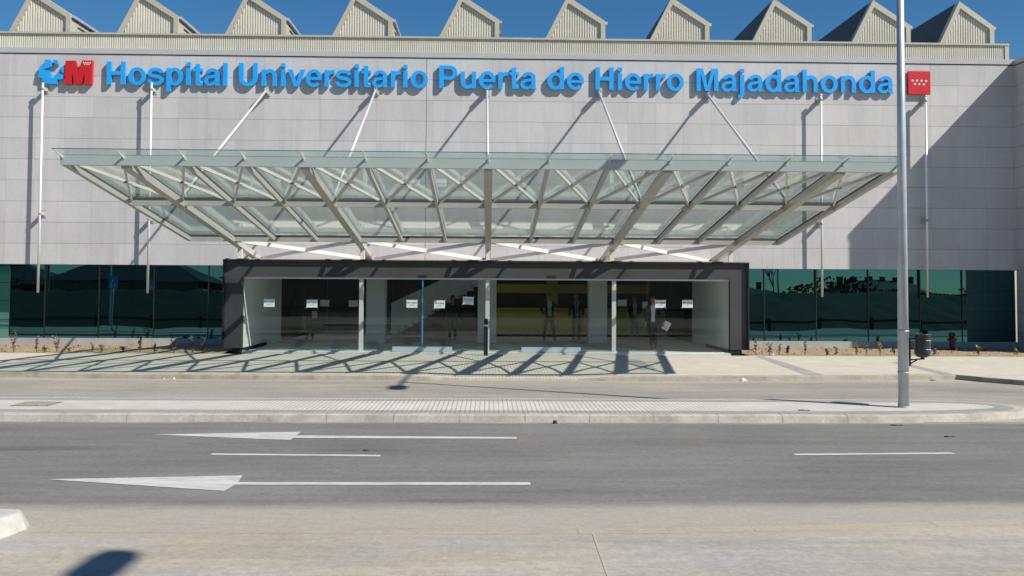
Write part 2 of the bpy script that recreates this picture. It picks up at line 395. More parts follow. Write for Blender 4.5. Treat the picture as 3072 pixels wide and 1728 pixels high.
# traffic island
def nose(off):
    pts = []
    y0, y1 = 15.36 + off, 17.72 - off; cx = 6.2; L = 3.55 - off
    cy = (y0+y1)/2
    for i in range(25):
        t = -PI/2 + PI*i/24
        c, s_ = math.cos(t), math.sin(t)
        pts.append((cx + L*abs(c)**.9, cy + (y1-y0)/2*math.copysign(abs(s_)**.8, s_) + .12*abs(c)))
    return pts
def island_ring(off, z): return [(-40, 15.36+off, z)] + [(x, y, z) for x, y in nose(off)] + [(-40, 17.72-off, z)]
g = MB(); A = island_ring(0, -.14); B = island_ring(.035, -.015); C = island_ring(.07, 0); D = island_ring(.24, .002)
for P, Q in ((A, B), (B, C), (C, D)):
    for k in range(len(P)-1): g.face([P[k], P[k+1], Q[k+1], Q[k]])
structure(g.build('island_kerb', M['kerb']))
g = MB(); P, Q = island_ring(.24, .004), island_ring(.56, .004)
for k in range(len(P)-1): g.face([P[k], P[k+1], Q[k+1], Q[k]])
structure(g.build('island_border', M['tile_grey']))
g = MB(); g.face(island_ring(.56, .004)); structure(g.build('island_pavement', M['tile_white']))
g = MB()   # mortar joints following the kerb profile
x = -14.6
KP = [(15.357, -.14), (15.392, -.014), (15.43, .003), (15.6, .0055)]
while x < 6.3:
    for (ya, za), (yc, zc) in zip(KP, KP[1:]): g.face([(x-.006, ya, za), (x+.006, ya, za), (x+.006, yc, zc), (x-.006, yc, zc)])
    x += 1.09 + random.uniform(-.02, .02)
g.build('kerb_joints', plain('mortar joint', (.28,.26,.22), .9, var=.3))['kind'] = 'structure'
# sidewalk with a dropped kerb before the doors
FR = [(-60,22.55),(-16,22.5),(-10.9,22.48),(-9.2,22.30),(-5,22.15),(-2,22.1),(-1.2,22.12),(-.4,22.16),(.6,22.2),(1.6,22.16),(2.4,22.13),(3.2,22.14),(4.2,22.16),(6.7,22.28),(9.3,22.53),(11.3,22.75),(11.65,22.75),(12.0,22.12),(12.56,21.39),(16,18.6),(30,17),(60,17)]
def drop(x):
    t = max(0., min(1., (abs(x-.75)-1.3)/1.5)); t = t*t*(3-2*t); return -.085*(1-t)
rows_ = [0, .14, .5, 1.0, 1.6]
g = MB(); kerb = MB()
xs = sorted(set([p[0] for p in FR] + [-2.6+i*.25 for i in range(28)]))
def fy(x):
    for (a, b), (c, d) in zip(FR, FR[1:]):
        if a <= x <= c: return b + (d-b)*(x-a)/(c-a)
def col(x):
    y = fy(x); d = drop(x)
    r = [(x, y+.14, d*.96), (x, y+.5, d*.72), (x, y+1.0, d*.38), (x, y+1.7, 0), (x, 28.9, 0)]
    return y, d, r
prev = None
for x in xs:
    y, d, r = col(x)
    if prev:
        py, pd, pr_, px = prev
        for k in range(4): g.face([pr_[k], r[k], r[k+1], pr_[k+1]])
        kerb.face([(px, py+.14, pd*.96+.002), (px, py+.02, pd+.0), (x, y+.02, d+.0), (x, y+.14, d*.96+.002)][::-1])
        kerb.face([(px, py+.02, pd), (px, py, pd-.02), (x, y, d-.02), (x, y+.02, d)][::-1])
        kerb.face([(px, py, pd-.02), (px, py-.03, -.14), (x, y-.03, -.14), (x, y, d-.02)][::-1])
    prev = (y, d, r, x)
structure(g.build('sidewalk', M['pave'])); structure(kerb.build('sidewalk_kerb', M['kerb_dirty']))
g = MB()
for q in ([(8.36,28.7),(8.62,28.7),(8.26,22.62),(7.80,22.6)], [(11.72,26.6),(12.0,26.6),(11.66,22.95),(11.3,22.9)], [(4.05,27.2),(4.45,27.2),(4.4,23.9),(3.95,23.9)]):
    g.face([(x, y, .004) for x, y in q[::-1]])
structure(g.build('pavement_band', M['pave_band']))
# planting bed
g = MB()
for xa, xb in ((-60, -8.3), (8.25, 60)):
    n = int((xb-xa)/.35)
    hh = [[random.uniform(-.01, .035) if 0 < r < 5 else -.012 for r in range(6)] for _ in range(n+1)]
    for i in range(n):
        for r in range(5):
            X0, X1 = xa+(xb-xa)*i/n, xa+(xb-xa)*(i+1)/n; Y0, Y1 = 28.86+r*.85, 28.86+(r+1)*.85
            g.face([(X0,Y0,hh[i][r]),(X1,Y0,hh[i+1][r]),(X1,Y1,hh[i+1][r+1]),(X0,Y1,hh[i][r+1])])
structure(g.build('planting_bed', M['soil']))
# lobby floor slab under the entrance
g = MB(); g.box(-7.82, 7.78, 29.45, 46, -.05, .02); structure(g.build('entrance_slab', M['floor_in']))

# road markings
def mark(poly, label, group=None):
    b = MB(); b.face([(x, y, -.115) for x, y in poly]); o = b.build('road_marking', M['marking']); tag(o, label, 'road marking', group or 'white markings on the asphalt')
mark([(-5.0,14.02),(-2.865,13.54),(-2.868,13.73),(.43,13.69),(.43,13.85),(-2.87,13.96),(-2.87,14.31)][::1], 'narrow white lane arrow nearest the island kerb, pointing away from the lamp post')
mark([(-5.06,10.81),(-2.87,10.207),(-2.84,10.52),(.49,10.517),(.49,10.66),(-2.84,10.66),(-2.894,11.04)], 'large white lane arrow with cracked head, closest to the pale apron')
mark([(-3.67,12.36),(-1.42,12.26),(-1.42,12.37),(-3.67,12.47)], 'white lane dash lying between the two arrows')
mark([(4.14,12.38),(6.38,12.50),(6.38,12.61),(4.14,12.49)], 'lone white lane dash out on the lamp post side of the road')

# ------------------------------------------------------------------ the hospital building
YW = 33.054
ZT = 10.33
bld = empty('hospital_building', (0, YW, 0), 'long grey stone panelled hospital with green ribbon windows and sawtooth roof', 'building')
XL, XR = -34., 19.19
WL, WR = -19.2, XR           # ribbon window ends
b = MB()
b.box(XL, XR+.4, YW, YW+.4, 2.826, ZT)
b.box(XL, WL, YW, YW+.4, -.15, 2.826)
b.build('stone_wall', M['facade'], bld)
b = MB(); b.box(WL, -8.2, YW-.03, YW+.4, -.2, .225); b.build('plinth', M['plinth'], bld)
b = MB(); b.box(8.1, XR-.003, YW-.03, YW+.4, -.2, .225); b.build('plinth', M['plinth'], bld)
# coping: dark shadow gap, then a pale metal band
b = MB(); b.box(XL, XR-.003, YW+.03, YW+.4, ZT, ZT+.045); b.build('shadow_gap', M['gap'], bld)
b = MB(); b.box(XL, XR+9, YW-.015, YW+.5, ZT+.045, 10.56); b.build('coping', M['coping'], bld)
def corrugated(mb, x0, x1, y, zb, zt, pitch=.078, d=.035, m=0):
    """vertical ribbed sheet facing -Y; zb and zt are functions of x"""
    x = x0; k = 0; prof = []
    while x < x1 - 1e-6:
        for dx, dy in ((0, 0), (.50, 0), (.60, d), (.90, d)):
            xx = x + dx*pitch
            if xx <= x1: prof.append((xx, y + dy))
        x += pitch
    prof.append((x1, y))
    for (xa, ya), (xb, yb) in zip(prof, prof[1:]):
        if zt(xa) - zb(xa) < .005 and zt(xb) - zb(xb) < .005: continue
        mb.face([(xa, ya, zb(xa)), (xb, yb, zb(xb)), (xb, yb, max(zt(xb), zb(xb)+1e-4)), (xa, ya, max(zt(xa), zb(xa)+1e-4))], m)
XB = 19.0
b = MB(); corrugated(b, XL, XB-.12, YW+.05, lambda x: 10.56, lambda x: 11.08)
b.box(XL, XB, YW+.1, YW+.4, 10.5605, 11.06)
b.build('parapet_cladding', M['clad'], bld)
b = MB(); b.box(XL, XB+.03, YW+.0, YW+.45, 11.081, 11.145); b.box(XB-.12, XB+.03, YW+.02, YW+.099, 10.563, 11.08)
b.build('parapet_trim', M['clad_frame'], bld)
# flat roof behind
b = MB(); b.box(XL, -12, YW+.46, YW+30, 10.7, 10.9); b.box(12, XB, YW+.46, YW+30, 10.7, 10.9); b.box(-12, 12, YW+13, YW+30, 10.7, 10.9); b.build('roof', M['roof_dark'], bld)  # left open over the lobby so sun reaches the added ceiling sheet
# sawtooth skylights
YS = YW + .95; ZB0 = 11.0
def skylight(xl, sw=1.):
    root = bpy.data.objects.new('skylight', None); COL.objects.link(root); root.location = (xl, YS, ZB0); root.parent = bld; root.matrix_parent_inverse = Matrix.Translation(bld.location).inverted()
    W, ax, az, sz = 2.40*sw, .98*sw, 2.0, 1.06
    base = -.25
    x0 = -.16*sw
    outer = [(x0, base), (W, base), (W, sz), (ax, az)]
    t = .17
    inner = [(x0+t*1.25, base), (W-t, base), (W-t, sz-.1), (ax+.035, az-.27)]
    b = MB()
    n = 4
    P3 = lambda p, y: (p[0], y, p[1])
    for k in (1, 2, 3):
        j = (k+1) % n
        a0, a1, i0, i1 = outer[k], outer[j], inner[k], inner[j]
        b.face([P3(a0, 0), P3(a1, 0), P3(i1, 0), P3(i0, 0)][::-1])
        b.face([P3(i0, 0), P3(i1, 0), P3(i1, .12), P3(i0, .12)][::-1])
        b.face([P3(a0, 0), P3(a0, .3), P3(a1, .3), P3(a1, 0)][::-1])
    def sub(mb, name, mat):
        o = mb.build(name, mat); o.parent = root; return o
    sub(b, 'gable_frame', M['clad_frame'])
    b = MB()
    def zt(x):
        if x <= inner[3][0]:
            return base + (inner[3][1]-base)*(x-inner[0][0])/(inner[3][0]-inner[0][0])
        return inner[3][1] + (inner[2][1]-inner[3][1])*(x-inner[3][0])/(inner[2][0]-inner[3][0])
    corrugated(b, inner[0][0], inner[1][0], .075, lambda x: base, zt, .094, .035)
    sub(b, 'gable_cladding', M['clad'])
    b = MB(); D = 11.
    b.face([(x0, .3, base), (x0, D, base), (ax, D, az), (ax, .3, az)][::-1])
    sub(b, 'dark_slope', M['roof_dark'])
    b = MB(); b.face([(ax, .3, az), (ax, D, az), (W, D, sz), (W, .3, sz)][::-1]); b.face([(W, .3, sz), (W, D, sz), (W, D, base), (W, .3, base)][::-1])
    sub(b, 'cream_flank', M['clad_frame'])
    b = MB(); b.bar((W+.05, .05, sz-.06), (W+.05, D, sz-.06), .09, .1); b.bar((W+.03, .6, sz-.3), (W+.03, D, sz-.3), .04, .05)
    sub(b, 'gutter', M['galv'])
    b = MB(); b.lathe([(.001, -.05), (.04, -.03), (.05, .02), (.03, .06), (.001, .07)], W+.05, -.06, 10); sub(b, 'lamp_fitting', M['chrome'])
    return root
for i, xl in enumerate((-17.86,-13.93,-9.98,-6.03,-2.07,1.89,5.80,9.66,13.42,16.78)):
    skylight(xl, 1. if i < 9 else .93)
# projecting wing whose corner shades the wall
b = MB()
PW = 3.43
b.box(XR, 45, YW-PW, YW+.4, 2.826, 10.3); b.box(XR, 45, YW-PW, YW-.003, -.2, 2.826)
b.build('wing_wall', M['facade_side'], bld)
b = MB(); b.box(XR+.03, 44.9, YW-PW+.03, YW-.016, 10.3, 10.345); b.build('wing_gap', M['gap'], bld)
b = MB(); b.box(XR-.02, 45, YW-PW-.02, YW-.017, 10.345, 10.53); b.build('wing_coping', M['coping'], bld)
# ribbon windows, each pane its own part leaning back a hair, mullions between
LEAN = .0132
def pane(xa, xb, mat):
    b = MB(); y = YW + .05; dy = LEAN*2.6 + random.uniform(-.004, .004); dx = random.uniform(-.004, .004)
    b.face([(xa, y, .226), (xb, y+dx, .226), (xb, y+dy+dx, 2.826), (xa, y+dy, 2.826)]); b.face([(xa, y+.1, .226), (xb, y+.1, .226), (xb, y+.1, 2.826), (xa, y+.1, 2.826)][::-1])
    return b.build('window', mat, bld)
left = [-16.94, -15.73, -13.83, -11.90, -9.98, -8.3]
right = [8.2, 9.95, 11.85, 13.75, 15.65, 17.2, XR-.01]
for seq in (left, right):
    for a, c in zip(seq, seq[1:]): pane(a+.012, c-.012, M['ribbon'])
for seq in (left[1:-1], right[1:-1]):
    for a in seq:
        b = MB(); b.box(a-.018, a+.018, YW+.035, YW+.1, .226, 2.826); b.build('mullion', M['mullion'], bld)
for k in range(4):
    b = MB(); z0 = .23 + k*.65; b.box(WL, -16.965, YW+.045, YW+.1, z0, z0+.635); b.build('reflection_panel', M['teal'], bld)  # wall mirrored in the end pane, built as light teal panels with joints
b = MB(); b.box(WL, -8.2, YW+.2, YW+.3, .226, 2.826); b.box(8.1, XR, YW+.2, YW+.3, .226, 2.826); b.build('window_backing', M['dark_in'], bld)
# lobby seen through the doors
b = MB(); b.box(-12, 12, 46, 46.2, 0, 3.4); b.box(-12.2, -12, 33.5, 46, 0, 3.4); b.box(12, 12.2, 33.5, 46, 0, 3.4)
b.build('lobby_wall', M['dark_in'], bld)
b = MB(); b.box(-12, 12, 33.46, 35.6, 2.9, 3.1); b.box(-12, 12, 40.6, 46, 2.9, 3.1); b.build('lobby_ceiling', M['wall_in'], bld)
b = MB(); b.face([(-12,35.6,2.95),(12,35.6,2.95),(12,40.6,2.95),(-12,40.6,2.95)]); b.build('added_fill_panel', M['added_fill_panel'], bld)  # added, unseen ceiling sheet that brightens the lobby
for xa, xb in ((-4.58, -3.88), (-.41, .29), (3.79, 4.46)):
    b = MB(); b.box(xa, xb, 34.65, 35.35, .02, 2.9); b.box(xa-.02, xb+.02, 34.63, 35.37, .02, .1); b.build('lobby_column', M['wall_in'], bld)
st = bpy.data.objects.new('staircase', None); COL.objects.link(st); st.parent = bld; st.matrix_parent_inverse = Matrix.Translation(bld.location).inverted()
b = MB(); b.prism([(-3.85, .3), (-.2, 2.45), (-.2, 3.2), (-3.85, 1.45)], 36.6, 36.75); o = b.build('stair_side', M['grey_in']); o.parent = st
b = MB()
for i in range(14):
    x = -3.9 + i*.27; z = .2 + i*.16; b.box(x, x+.3, 36.76, 38.4, z, z+.17)
o = b.build('stair_steps', M['grey_in']); o.parent = st
b = MB(); b.box(-12, -3.0, 41, 41.1, 0, 2.9); b.build('screen_wall', M['dark_in'], bld)
b = MB(); b.box(4.9, 11.9, 41.7, 41.8, -.1, 2.89); b.build('screen_wall', M['dark_in'], bld)  # dark wall added to block the bright strip of floor behind
b = MB(); b.box(.2, 7.2, 41.5, 41.6, 1.85, 2.25); b.box(.2, 7.2, 41.5, 41.6, 0, .4); b.box(2.6, 3.1, 41.35, 41.48, 0, 2.6)
b.build('yellow_fascia', M['yellow'], bld)
desk = empty('reception_desk', (3.4, 39.3, 0), 'mustard yellow reception counter deep inside the lobby behind the suited men', 'counter')
b = MB(); b.box(.3, 6.9, 39, 39.12, .12, 1.17); b.build('front_panel', M['yellow'], desk)
b = MB(); b.box(.25, 6.95, 38.95, 39.75, 1.171, 1.215); b.build('counter_top', M['yellow'], desk)
b = MB(); b.box(.35, 6.85, 39.05, 39.6, .02, .119); b.build('base', M['dark_in'], desk)

# ------------------------------------------------------------------ entrance porch
YB = 29.62
box = empty('entrance_porch', (0, YB, 0), 'dark anthracite box porch with full height glass doors under the canopy', 'entrance')
XA, XC = -8.46, 8.40; GA, GC = -7.86, 7.80; ZF, ZP = 2.40, 2.955
b = MB()
b.box(XA+.05, XC-.05, YB+.0, YB+.19, ZF, ZP-.05)
b.box(XA+.05, GA, YB+.0, YB+.19, .13, ZF); b.box(GC, XC-.05, YB+.0, YB+.19, .13, ZF)
b.box(XA+.05, GA-.1, YB+.19, YW-.04, .13, ZP-.05); b.box(GC+.1, XC-.05, YB+.19, YW-.04, .13, ZP-.05)
b.build('frame', M['box'], box)
b = MB()    # rim standing proud of the frame
b.box(XA, XC, YB-.1, YW-.035, ZP-.05, ZP); b.box(XA, XA+.05, YB-.1, YW-.035, .128, ZP-.05); b.box(XC-.05, XC, YB-.1, YW-.035, .128, ZP-.05)
b.build('rim', M['box_dark'], box)
b = MB(); b.box(XA+.3, GA, YB+.08, YW-.05, -.02, .127); b.box(GC, XC-.22, YB+.02, YW-.05, -.02, .127); b.build('plinth', M['box_dark'], box)
b = MB(); b.box(XA+.06, XC-.06, YB-.04, YW-.036, ZP+.002, ZP+.03); b.build('roof', M['gravel'], box)
b = MB()
b.box(GA-.097, GA, YB+.192, 35.2, .02, ZF+.3); b.box(GC, GC+.097, YB+.192, 35.2, .02, ZF+.3)
b.box(GA, GC, YB+.192, 33.45, ZF+.12, ZF+.2)
b.build('inner_wall', M['wall_in'], box)
YG = YB + .14
b = MB(); b.box(GA, GC, YG-.03, YG+.03, ZF-.055, ZF-.003); b.box(GA, GC, YG-.04, YG+.04, .02, .05); b.build('transom', M['alu'], box)
MU = (-4.09, -.035, 4.05)
for x in MU:
    b = MB(); b.box(x-.065, x+.065, YG-.05, YG+.1, .02, ZF-.056); b.build('mullion', M['steel_white'], box)
D1 = (-3.08, -2.12, -1.16); D2 = (1.06, 2.02, 2.98)
fixed = [(-7.86,-7.1),(-7.1,-6.2),(-6.2,-5.18),(-5.18,-4.16),(-4.02,-3.08),(-1.16,-.105),(.035,1.06),(2.98,3.98),(4.12,5.2),(5.2,6.52),(6.52,7.8)]
for a, c in fixed:
    b = MB(); b.box(a+.006, c-.006, YG-.008, YG+.008, .051, ZF-.056); b.build('glass_pane', M['door_glass'], box)
for d in (D1, D2):
    for i in (0, 1):
        dr = bpy.data.objects.new('sliding_door', None); COL.objects.link(dr); dr.parent = box; dr.location = ((d[i]+d[i+1])/2, YG-.06, .05); dr.matrix_parent_inverse = Matrix.Translation(box.location).inverted()
        def sub(mb, nm, mt):
            o = mb.build(nm, mt); o.parent = dr; o.matrix_parent_inverse = Matrix.Translation(dr.location).inverted()
        b = MB(); b.box(d[i]+.004, d[i+1]-.004, YG-.068, YG-.052, .2, ZF-.06); sub(b, 'glass', M['door_glass'])
        b = MB(); b.box(d[i]+.004, d[i+1]-.004, YG-.085, YG-.035, .035, .19); sub(b, 'rail', M['alu'])
        if d is D1 and i == 0:
            b = MB(); b.box(d[1]-.02, d[1]+.018, YG-.09, YG-.04, .191, ZF-.06); sub(b, 'edge_film', M['film'])
for x in (-2.12, 2.02):
    b = MB(); b.box(x-.13, x+.13, YB-.07, YB-.003, ZF+.005, ZF+.075); b.box(x-.1, x+.1, YB-.085, YB-.0705, ZF+.02, ZF+.045); b.build('door_sensor', M['black'], box)
# inner glazing line
for a, c in ((-7.8,-6.2),(-6.2,-4.7),(-3.8,-2.1),(-2.1,-.5),(.4,2.0),(2.0,3.7),(4.5,6.1),(6.1,7.7)):
    b = MB(); b.box(a+.01, c-.01, 34.9, 34.915, .05, 2.6); b.build('inner_pane', M['inner_glass'], box)

# notices taped to the glass
def text_mesh(mb, body, size, cx, z, y, m, ang=0, off=.012, x0=0, z0=0):
    c = bpy.data.curves.new('tmp', 'FONT'); c.body = body; c.size = size; c.align_x = 'CENTER'; c.offset = off*size; c.resolution_u = 2
    o = bpy.data.objects.new('tmp', c); COL.objects.link(o)
    me = bpy.data.meshes.new_from_object(o.evaluated_get(bpy.context.evaluated_depsgraph_get()))
    for p in me.polygons:
        pts = [me.vertices[v].co for v in p.vertices]
        q = []
        for v in pts:
            X, Z = cx + v.x, z + v.y
            q.append((x0 + X*math.cos(ang) - Z*math.sin(ang), y, z0 + X*math.sin(ang) + Z*math.cos(ang)))
        mb.face(q, m)
    bpy.data.objects.remove(o); bpy.data.meshes.remove(me); bpy.data.curves.remove(c)
def notice(x, z, y, ang, label, text=True, w_=.345, h_=.25, tapes=((-1,1),(1,1),(-1,-1)), mat='paper', seed=0):
    rr = random.Random(seed)
    def rot(u, v): return (u*math.cos(ang)-v*math.sin(ang), u*math.sin(ang)+v*math.cos(ang))
    root = empty('notice', (x, y, z), label, 'notice', 'paper notices taped to the entrance glass')
    b = MB()
    q = [rot(u*w_/2, v*h_/2) for u, v in ((-1,-1),(1,-1),(1,1),(-1,1))]
    b.prism([(x+a, z+c) for a, c in q], y-.001, y)
    b.build('sheet', M[mat], root)
    if text:
        b = MB()
        text_mesh(b, 'NO PASAR', .062, 0, .012, y-.0025, 0, ang, .03, x, z)
        for zz, ww in ((-.035, .17), (-.052, .15)):
            q = [rot(u, v) for u, v in ((-ww/2, zz), (ww/2, zz), (ww/2, zz+.005), (-ww/2, zz+.005))]
            b.face([(x+a, y-.0025, z+c) for a, c in q])
        b.build('printing', M['ink'], root)
    for su, sv in tapes:
        b = MB(); c0 = rot(su*w_/2, sv*h_/2); t = ang + math.atan2(sv, su) + rr.uniform(-.3, .3)
        d = (math.cos(t), math.sin(t)); e = (-d[1]*.006, d[0]*.006)
        p, q2 = (c0[0]-d[0]*.03, c0[1]-d[1]*.03), (c0[0]+d[0]*.035, c0[1]+d[1]*.035)
        b.face([(x+p[0]+e[0], y-.003, z+p[1]+e[1]), (x+p[0]-e[0], y-.003, z+p[1]-e[1]), (x+q2[0]-e[0], y-.003, z+q2[1]-e[1]), (x+q2[0]+e[0], y-.003, z+q2[1]+e[1])])
        b.build('tape', M['paper'], root)
yn = YG - .012
notice(-7.03, 1.563, yn, 0, 'white notice alone in front of the pale inner side wall, by the sunlit sliver', seed=1, tapes=())
notice(-5.667, 1.55, yn, 0, 'white notice left of its grey twin, before the person in navy', seed=2, tapes=((1,1),(-1,-1),(1,-1)))
notice(-2.461, 1.56, yn-.06, 0, 'white notice on the door leaf edged with the blue film strip', seed=3, tapes=((-1,1),(1,1)))
notice(-1.579, 1.55, yn-.06, 0, 'white notice on the sliding door leaf next after the blue film strip', seed=4, tapes=((-1,-1),(1,1)))
notice(-.66, 1.672, yn, -.045, 'tilted white notice hung higher than the others beside the centre column', seed=5, tapes=((-1,1),(1,1),(-1,-1),(1,-1)))
notice(5.56, 1.60, yn, .01, 'white notice hiding the shoulder of the man in the brown jacket', seed=6, tapes=((-1,1),(1,1),(-1,-1),(1,-1)))
notice(6.442, 1.605, yn, 0, 'white notice at the edge of the pale wall beyond the man in brown', seed=7, tapes=((-1,-1),))
for x, z, lab, w_ in ((-6.167, 1.47, 'blank grey notice on the inner glass close to the white notice by the dark coat', .34), (-5.10, 1.46, 'blank grey notice on the inner glass half hidden by the first white mullion', .34),
                      (5.06, 1.537, 'blank grey notice on the inner glass just past the last white mullion', .34), (5.93, 1.47, 'small blank grey notice on the inner glass behind the head of the man in brown', .2)):
    notice(x, z, 34.89, 0, lab, False, w_, .24, seed=int(x*10), tapes=((1,1),))

# ------------------------------------------------------------------ glass canopy
can = empty('glass_canopy', (0, 25, 4), 'wide steel and glass canopy sloping down to the dark entrance porch, hung from rods', 'canopy')
Y1, Y2, Y3 = 20.22, 24.04, 28.79
zb = lambda y: 2.836 - .145*(y - 33.25)
zg = lambda y: zb(y) + .225
XS = [-9.30, -7.98, -6.66, -5.36, -4.07, -2.72, -1.36, -.03, 1.30, 2.64, 3.98, 5.28, 6.58, 7.86, 9.12]
MAIN = (1, 4, 7, 10, 13)
X0, X14 = XS[0], XS[-1]
def part(mb, name, mat): return mb.build(name, mat, can)
b = MB(); b.box(X0-.05, X14+.05, Y1, Y1+.12, zb(Y1), zb(Y1)+.215); part(b, 'front_purlin', M['steel_face'])
for Y in (Y2, Y3):
    b = MB(); b.box(X0-.03, X14+.03, Y-.05, Y+.07, zb(Y)+.004, zb(Y)+.135); b.box(X0-.03, X14+.03, Y-.015, Y+.035, zb(Y)+.1352, zg(Y)-.012, 1); part(b, 'purlin', [M['steel'], M['bar_shade']])
for i, x in enumerate(XS):
    if i in MAIN: continue
    b = MB(); ya = Y1+.121
    wd = .075 if 0 < i < 14 else .11
    for (p, q) in ((ya, Y2-.051), (Y2+.071, Y3-.051)):
        b.bar((x, p, zb(p)+.075), (x, q, zb(q)+.075), wd, .12)
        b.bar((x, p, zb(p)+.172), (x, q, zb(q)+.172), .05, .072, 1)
    part(b, 'rafter', [M['steel'], M['bar_shade']])
for i in MAIN:
    x = XS[i]; b = MB(); ya = Y1+.121; yb_ = 32.15
    b.bar((x, ya, zb(ya)+.055), (x, yb_, zb(yb_)+.055), .19, .17)
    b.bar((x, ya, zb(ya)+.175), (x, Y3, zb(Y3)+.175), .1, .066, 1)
    b.box(x-.15, x+.15, yb_-.1, yb_+.2, ZP+.031, ZP+.06)
    part(b, 'main_beam', [M['steel'], M['bar_shade']])
    b = MB(); b.box(x-.065, x+.065, YG-.05, YG+.08, ZP+.031, zb(YG)-.035); part(b, 'column', M['steel_white'])
for a, c in zip(XS, XS[1:]):       # X braces of the front bay
    b = MB(); zt_ = .13; ya, yc = Y1+.14, Y2-.07
    A_, B_, C_, D_ = [(a+.06, ya, zb(ya)+zt_), (c-.06, yc, zb(yc)+zt_), (c-.06, ya, zb(ya)+zt_), (a+.06, yc, zb(yc)+zt_)]
    b.bar(A_, B_, .05, .07); b.bar(C_, D_, .052, .064)
    cx, cy = (a+c)/2, (ya+yc)/2; cz = zb(cy)+zt_
    b.prismz([(cx-.09, cy-.02), (cx-.05, cy-.16), (cx+.05, cy-.16), (cx+.09, cy-.02), (cx+.09, cy+.02), (cx+.05, cy+.16), (cx-.05, cy+.16), (cx-.09, cy+.02)], cz-.035, cz-.029)
    part(b, 'brace', M['steel_light'])
for p, q in zip(MAIN, MAIN[1:]):   # X braces above the porch
    a, c = XS[p], XS[q]; b = MB(); ya, yc = Y3+.1, 32.1; zz = .06
    b.bar((a+.12, ya, zb(ya)+zz), (c-.12, yc, zb(yc)+zz), .09, .12); b.bar((c-.12, ya, zb(ya)+zz-.003), (a+.12, yc, zb(yc)+zz-.003), .086, .114)
    part(b, 'rear_brace', M['steel_white'])
for i, x in enumerate(XS):         # little fins carrying the front overhang
    b = MB(); y0, y1 = Y1-.36, Y1-.001
    b.prism([(x-.01, 0), (x+.01, 0), (x+.01, .01), (x-.01, .01)], 0, .001)
    b.v = []; b.f = []; b.m = []; b.sm = []
    vs = [(y0, zg(y0)-.03), (y1, zg(y1)-.075), (y1, zg(y1)-.012), (y0, zg(y0)-.012)]
    b.face([(x-.01, y, z) for y, z in vs][::-1]); b.face([(x+.01, y, z) for y, z in vs])
    for k in range(4):
        j = (k+1) % 4; b.face([(x-.01, *vs[k]), (x-.01, *vs[j]), (x+.01, *vs[j]), (x+.01, *vs[k])])
    b.box(x-.03, x+.03, Y1-.012, Y1-.0005, zb(Y1)+.13, zb(Y1)+.205)
    part(b, 'fin', M['steel_white'])
for a, c in zip(XS, XS[1:]):       # roof panes, two rows, and the overhang
    lo, hi = (a-.05 if a == X0 else a+.006), (c+.02 if c == X14 else c-.006)
    for ya, yc in ((Y1-.42, Y1+.05), (Y1+.06, Y2+.005), (Y2+.017, Y3+.12)):
        b = MB(); t = .018
        b.face([(lo, ya, zg(ya)), (lo, yc, zg(yc)), (hi, yc, zg(yc)), (hi, ya, zg(ya))])
        b.face([(lo, ya, zg(ya)+t), (hi, ya, zg(ya)+t), (hi, yc, zg(yc)+t), (lo, yc, zg(yc)+t)])
        b.face([(lo, ya, zg(ya)), (hi, ya, zg(ya)), (hi, ya, zg(ya)+t), (lo, ya, zg(ya)+t)], 1)
        b.build('glass_panel', [M['canopy_glass'], M['teal']], can)
# hanging rods from the wall
TX = (-7.976, -4.09, -.11, 3.93, 7.86); TZ = (9.05, 9.11, 9.13, 9.08, 9.04)
for x, z, i in zip(TX, TZ, MAIN):
    p = Vector((x, 32.78, z)); q = Vector((XS[i], Y2+.12, zg(Y2)+.09)); d = (q-p).normalized()
    b = MB(); b.tube(p, q, .042, n=12); b.tube(q - d*.02, q + d*.1, .02, n=8); b.box(q.x-.05, q.x+.05, q.y-.02, q.y+.16, zg(q.y)+.02, zg(q.y)+.12)
    part(b, 'tie_rod', M['steel_white'])
    b = MB(); b.box(x-.11, x+.11, 33.0, YW-.001, z-.13, z+.19); b.box(x-.045, x-.025, 32.72, 33.0, z-.09, z+.09); b.box(x+.025, x+.045, 32.72, 33.0, z-.09, z+.09); b.tube((x-.07, 32.79, z), (x+.07, 32.79, z), .025, n=10)
    part(b, 'wall_bracket', M['steel'])

# ------------------------------------------------------------------ sign letters
def arc(cx, cy, rx, ry, wx, wy, a0, a1, n=28):
    """band between an outer and an inner ellipse, degrees, counter-clockwise"""
    out = []; inn = []
    for i in range(n+1):
        t = math.radians(a0 + (a1-a0)*i/n)
        out.append((cx+rx*math.cos(t), cy+ry*math.sin(t))); inn.append((cx+(rx-wx)*math.cos(t), cy+(ry-wy)*math.sin(t)))
    return ('band', out, inn)
def rect(x0, y0, x1, y1): return ('poly', [(x0,y0),(x1,y0),(x1,y1),(x0,y1)])
def stroke(path, wd):
    L = []; Rr = []
    n = len(path)
    for i, (x, y) in enumerate(path):
        a = path[max(0, i-1)]; c = path[min(n-1, i+1)]; dx, dy = c[0]-a[0], c[1]-a[1]; l = math.hypot(dx, dy) or 1
        ww = wd(i/(n-1)) if callable(wd) else wd
        L.append((x - dy/l*ww/2, y + dx/l*ww/2)); Rr.append((x + dy/l*ww/2, y - dx/l*ww/2))
    return ('band', Rr, L)
def bez(p, n=26):
    """chain of cubic segments"""
    out = []
    for k in range(0, len(p)-1, 3):
        a, b_, c, d = p[k:k+4]
        for i in range(n+1):
            t = i/n; u = 1-t
            out.append(tuple(u**3*a[j]+3*u*u*t*b_[j]+3*u*t*t*c[j]+t**3*d[j] for j in (0, 1)))
    return [q for i, q in enumerate(out) if i == 0 or math.dist(q, out[i-1]) > .5]
S_ = 134; T_ = 108
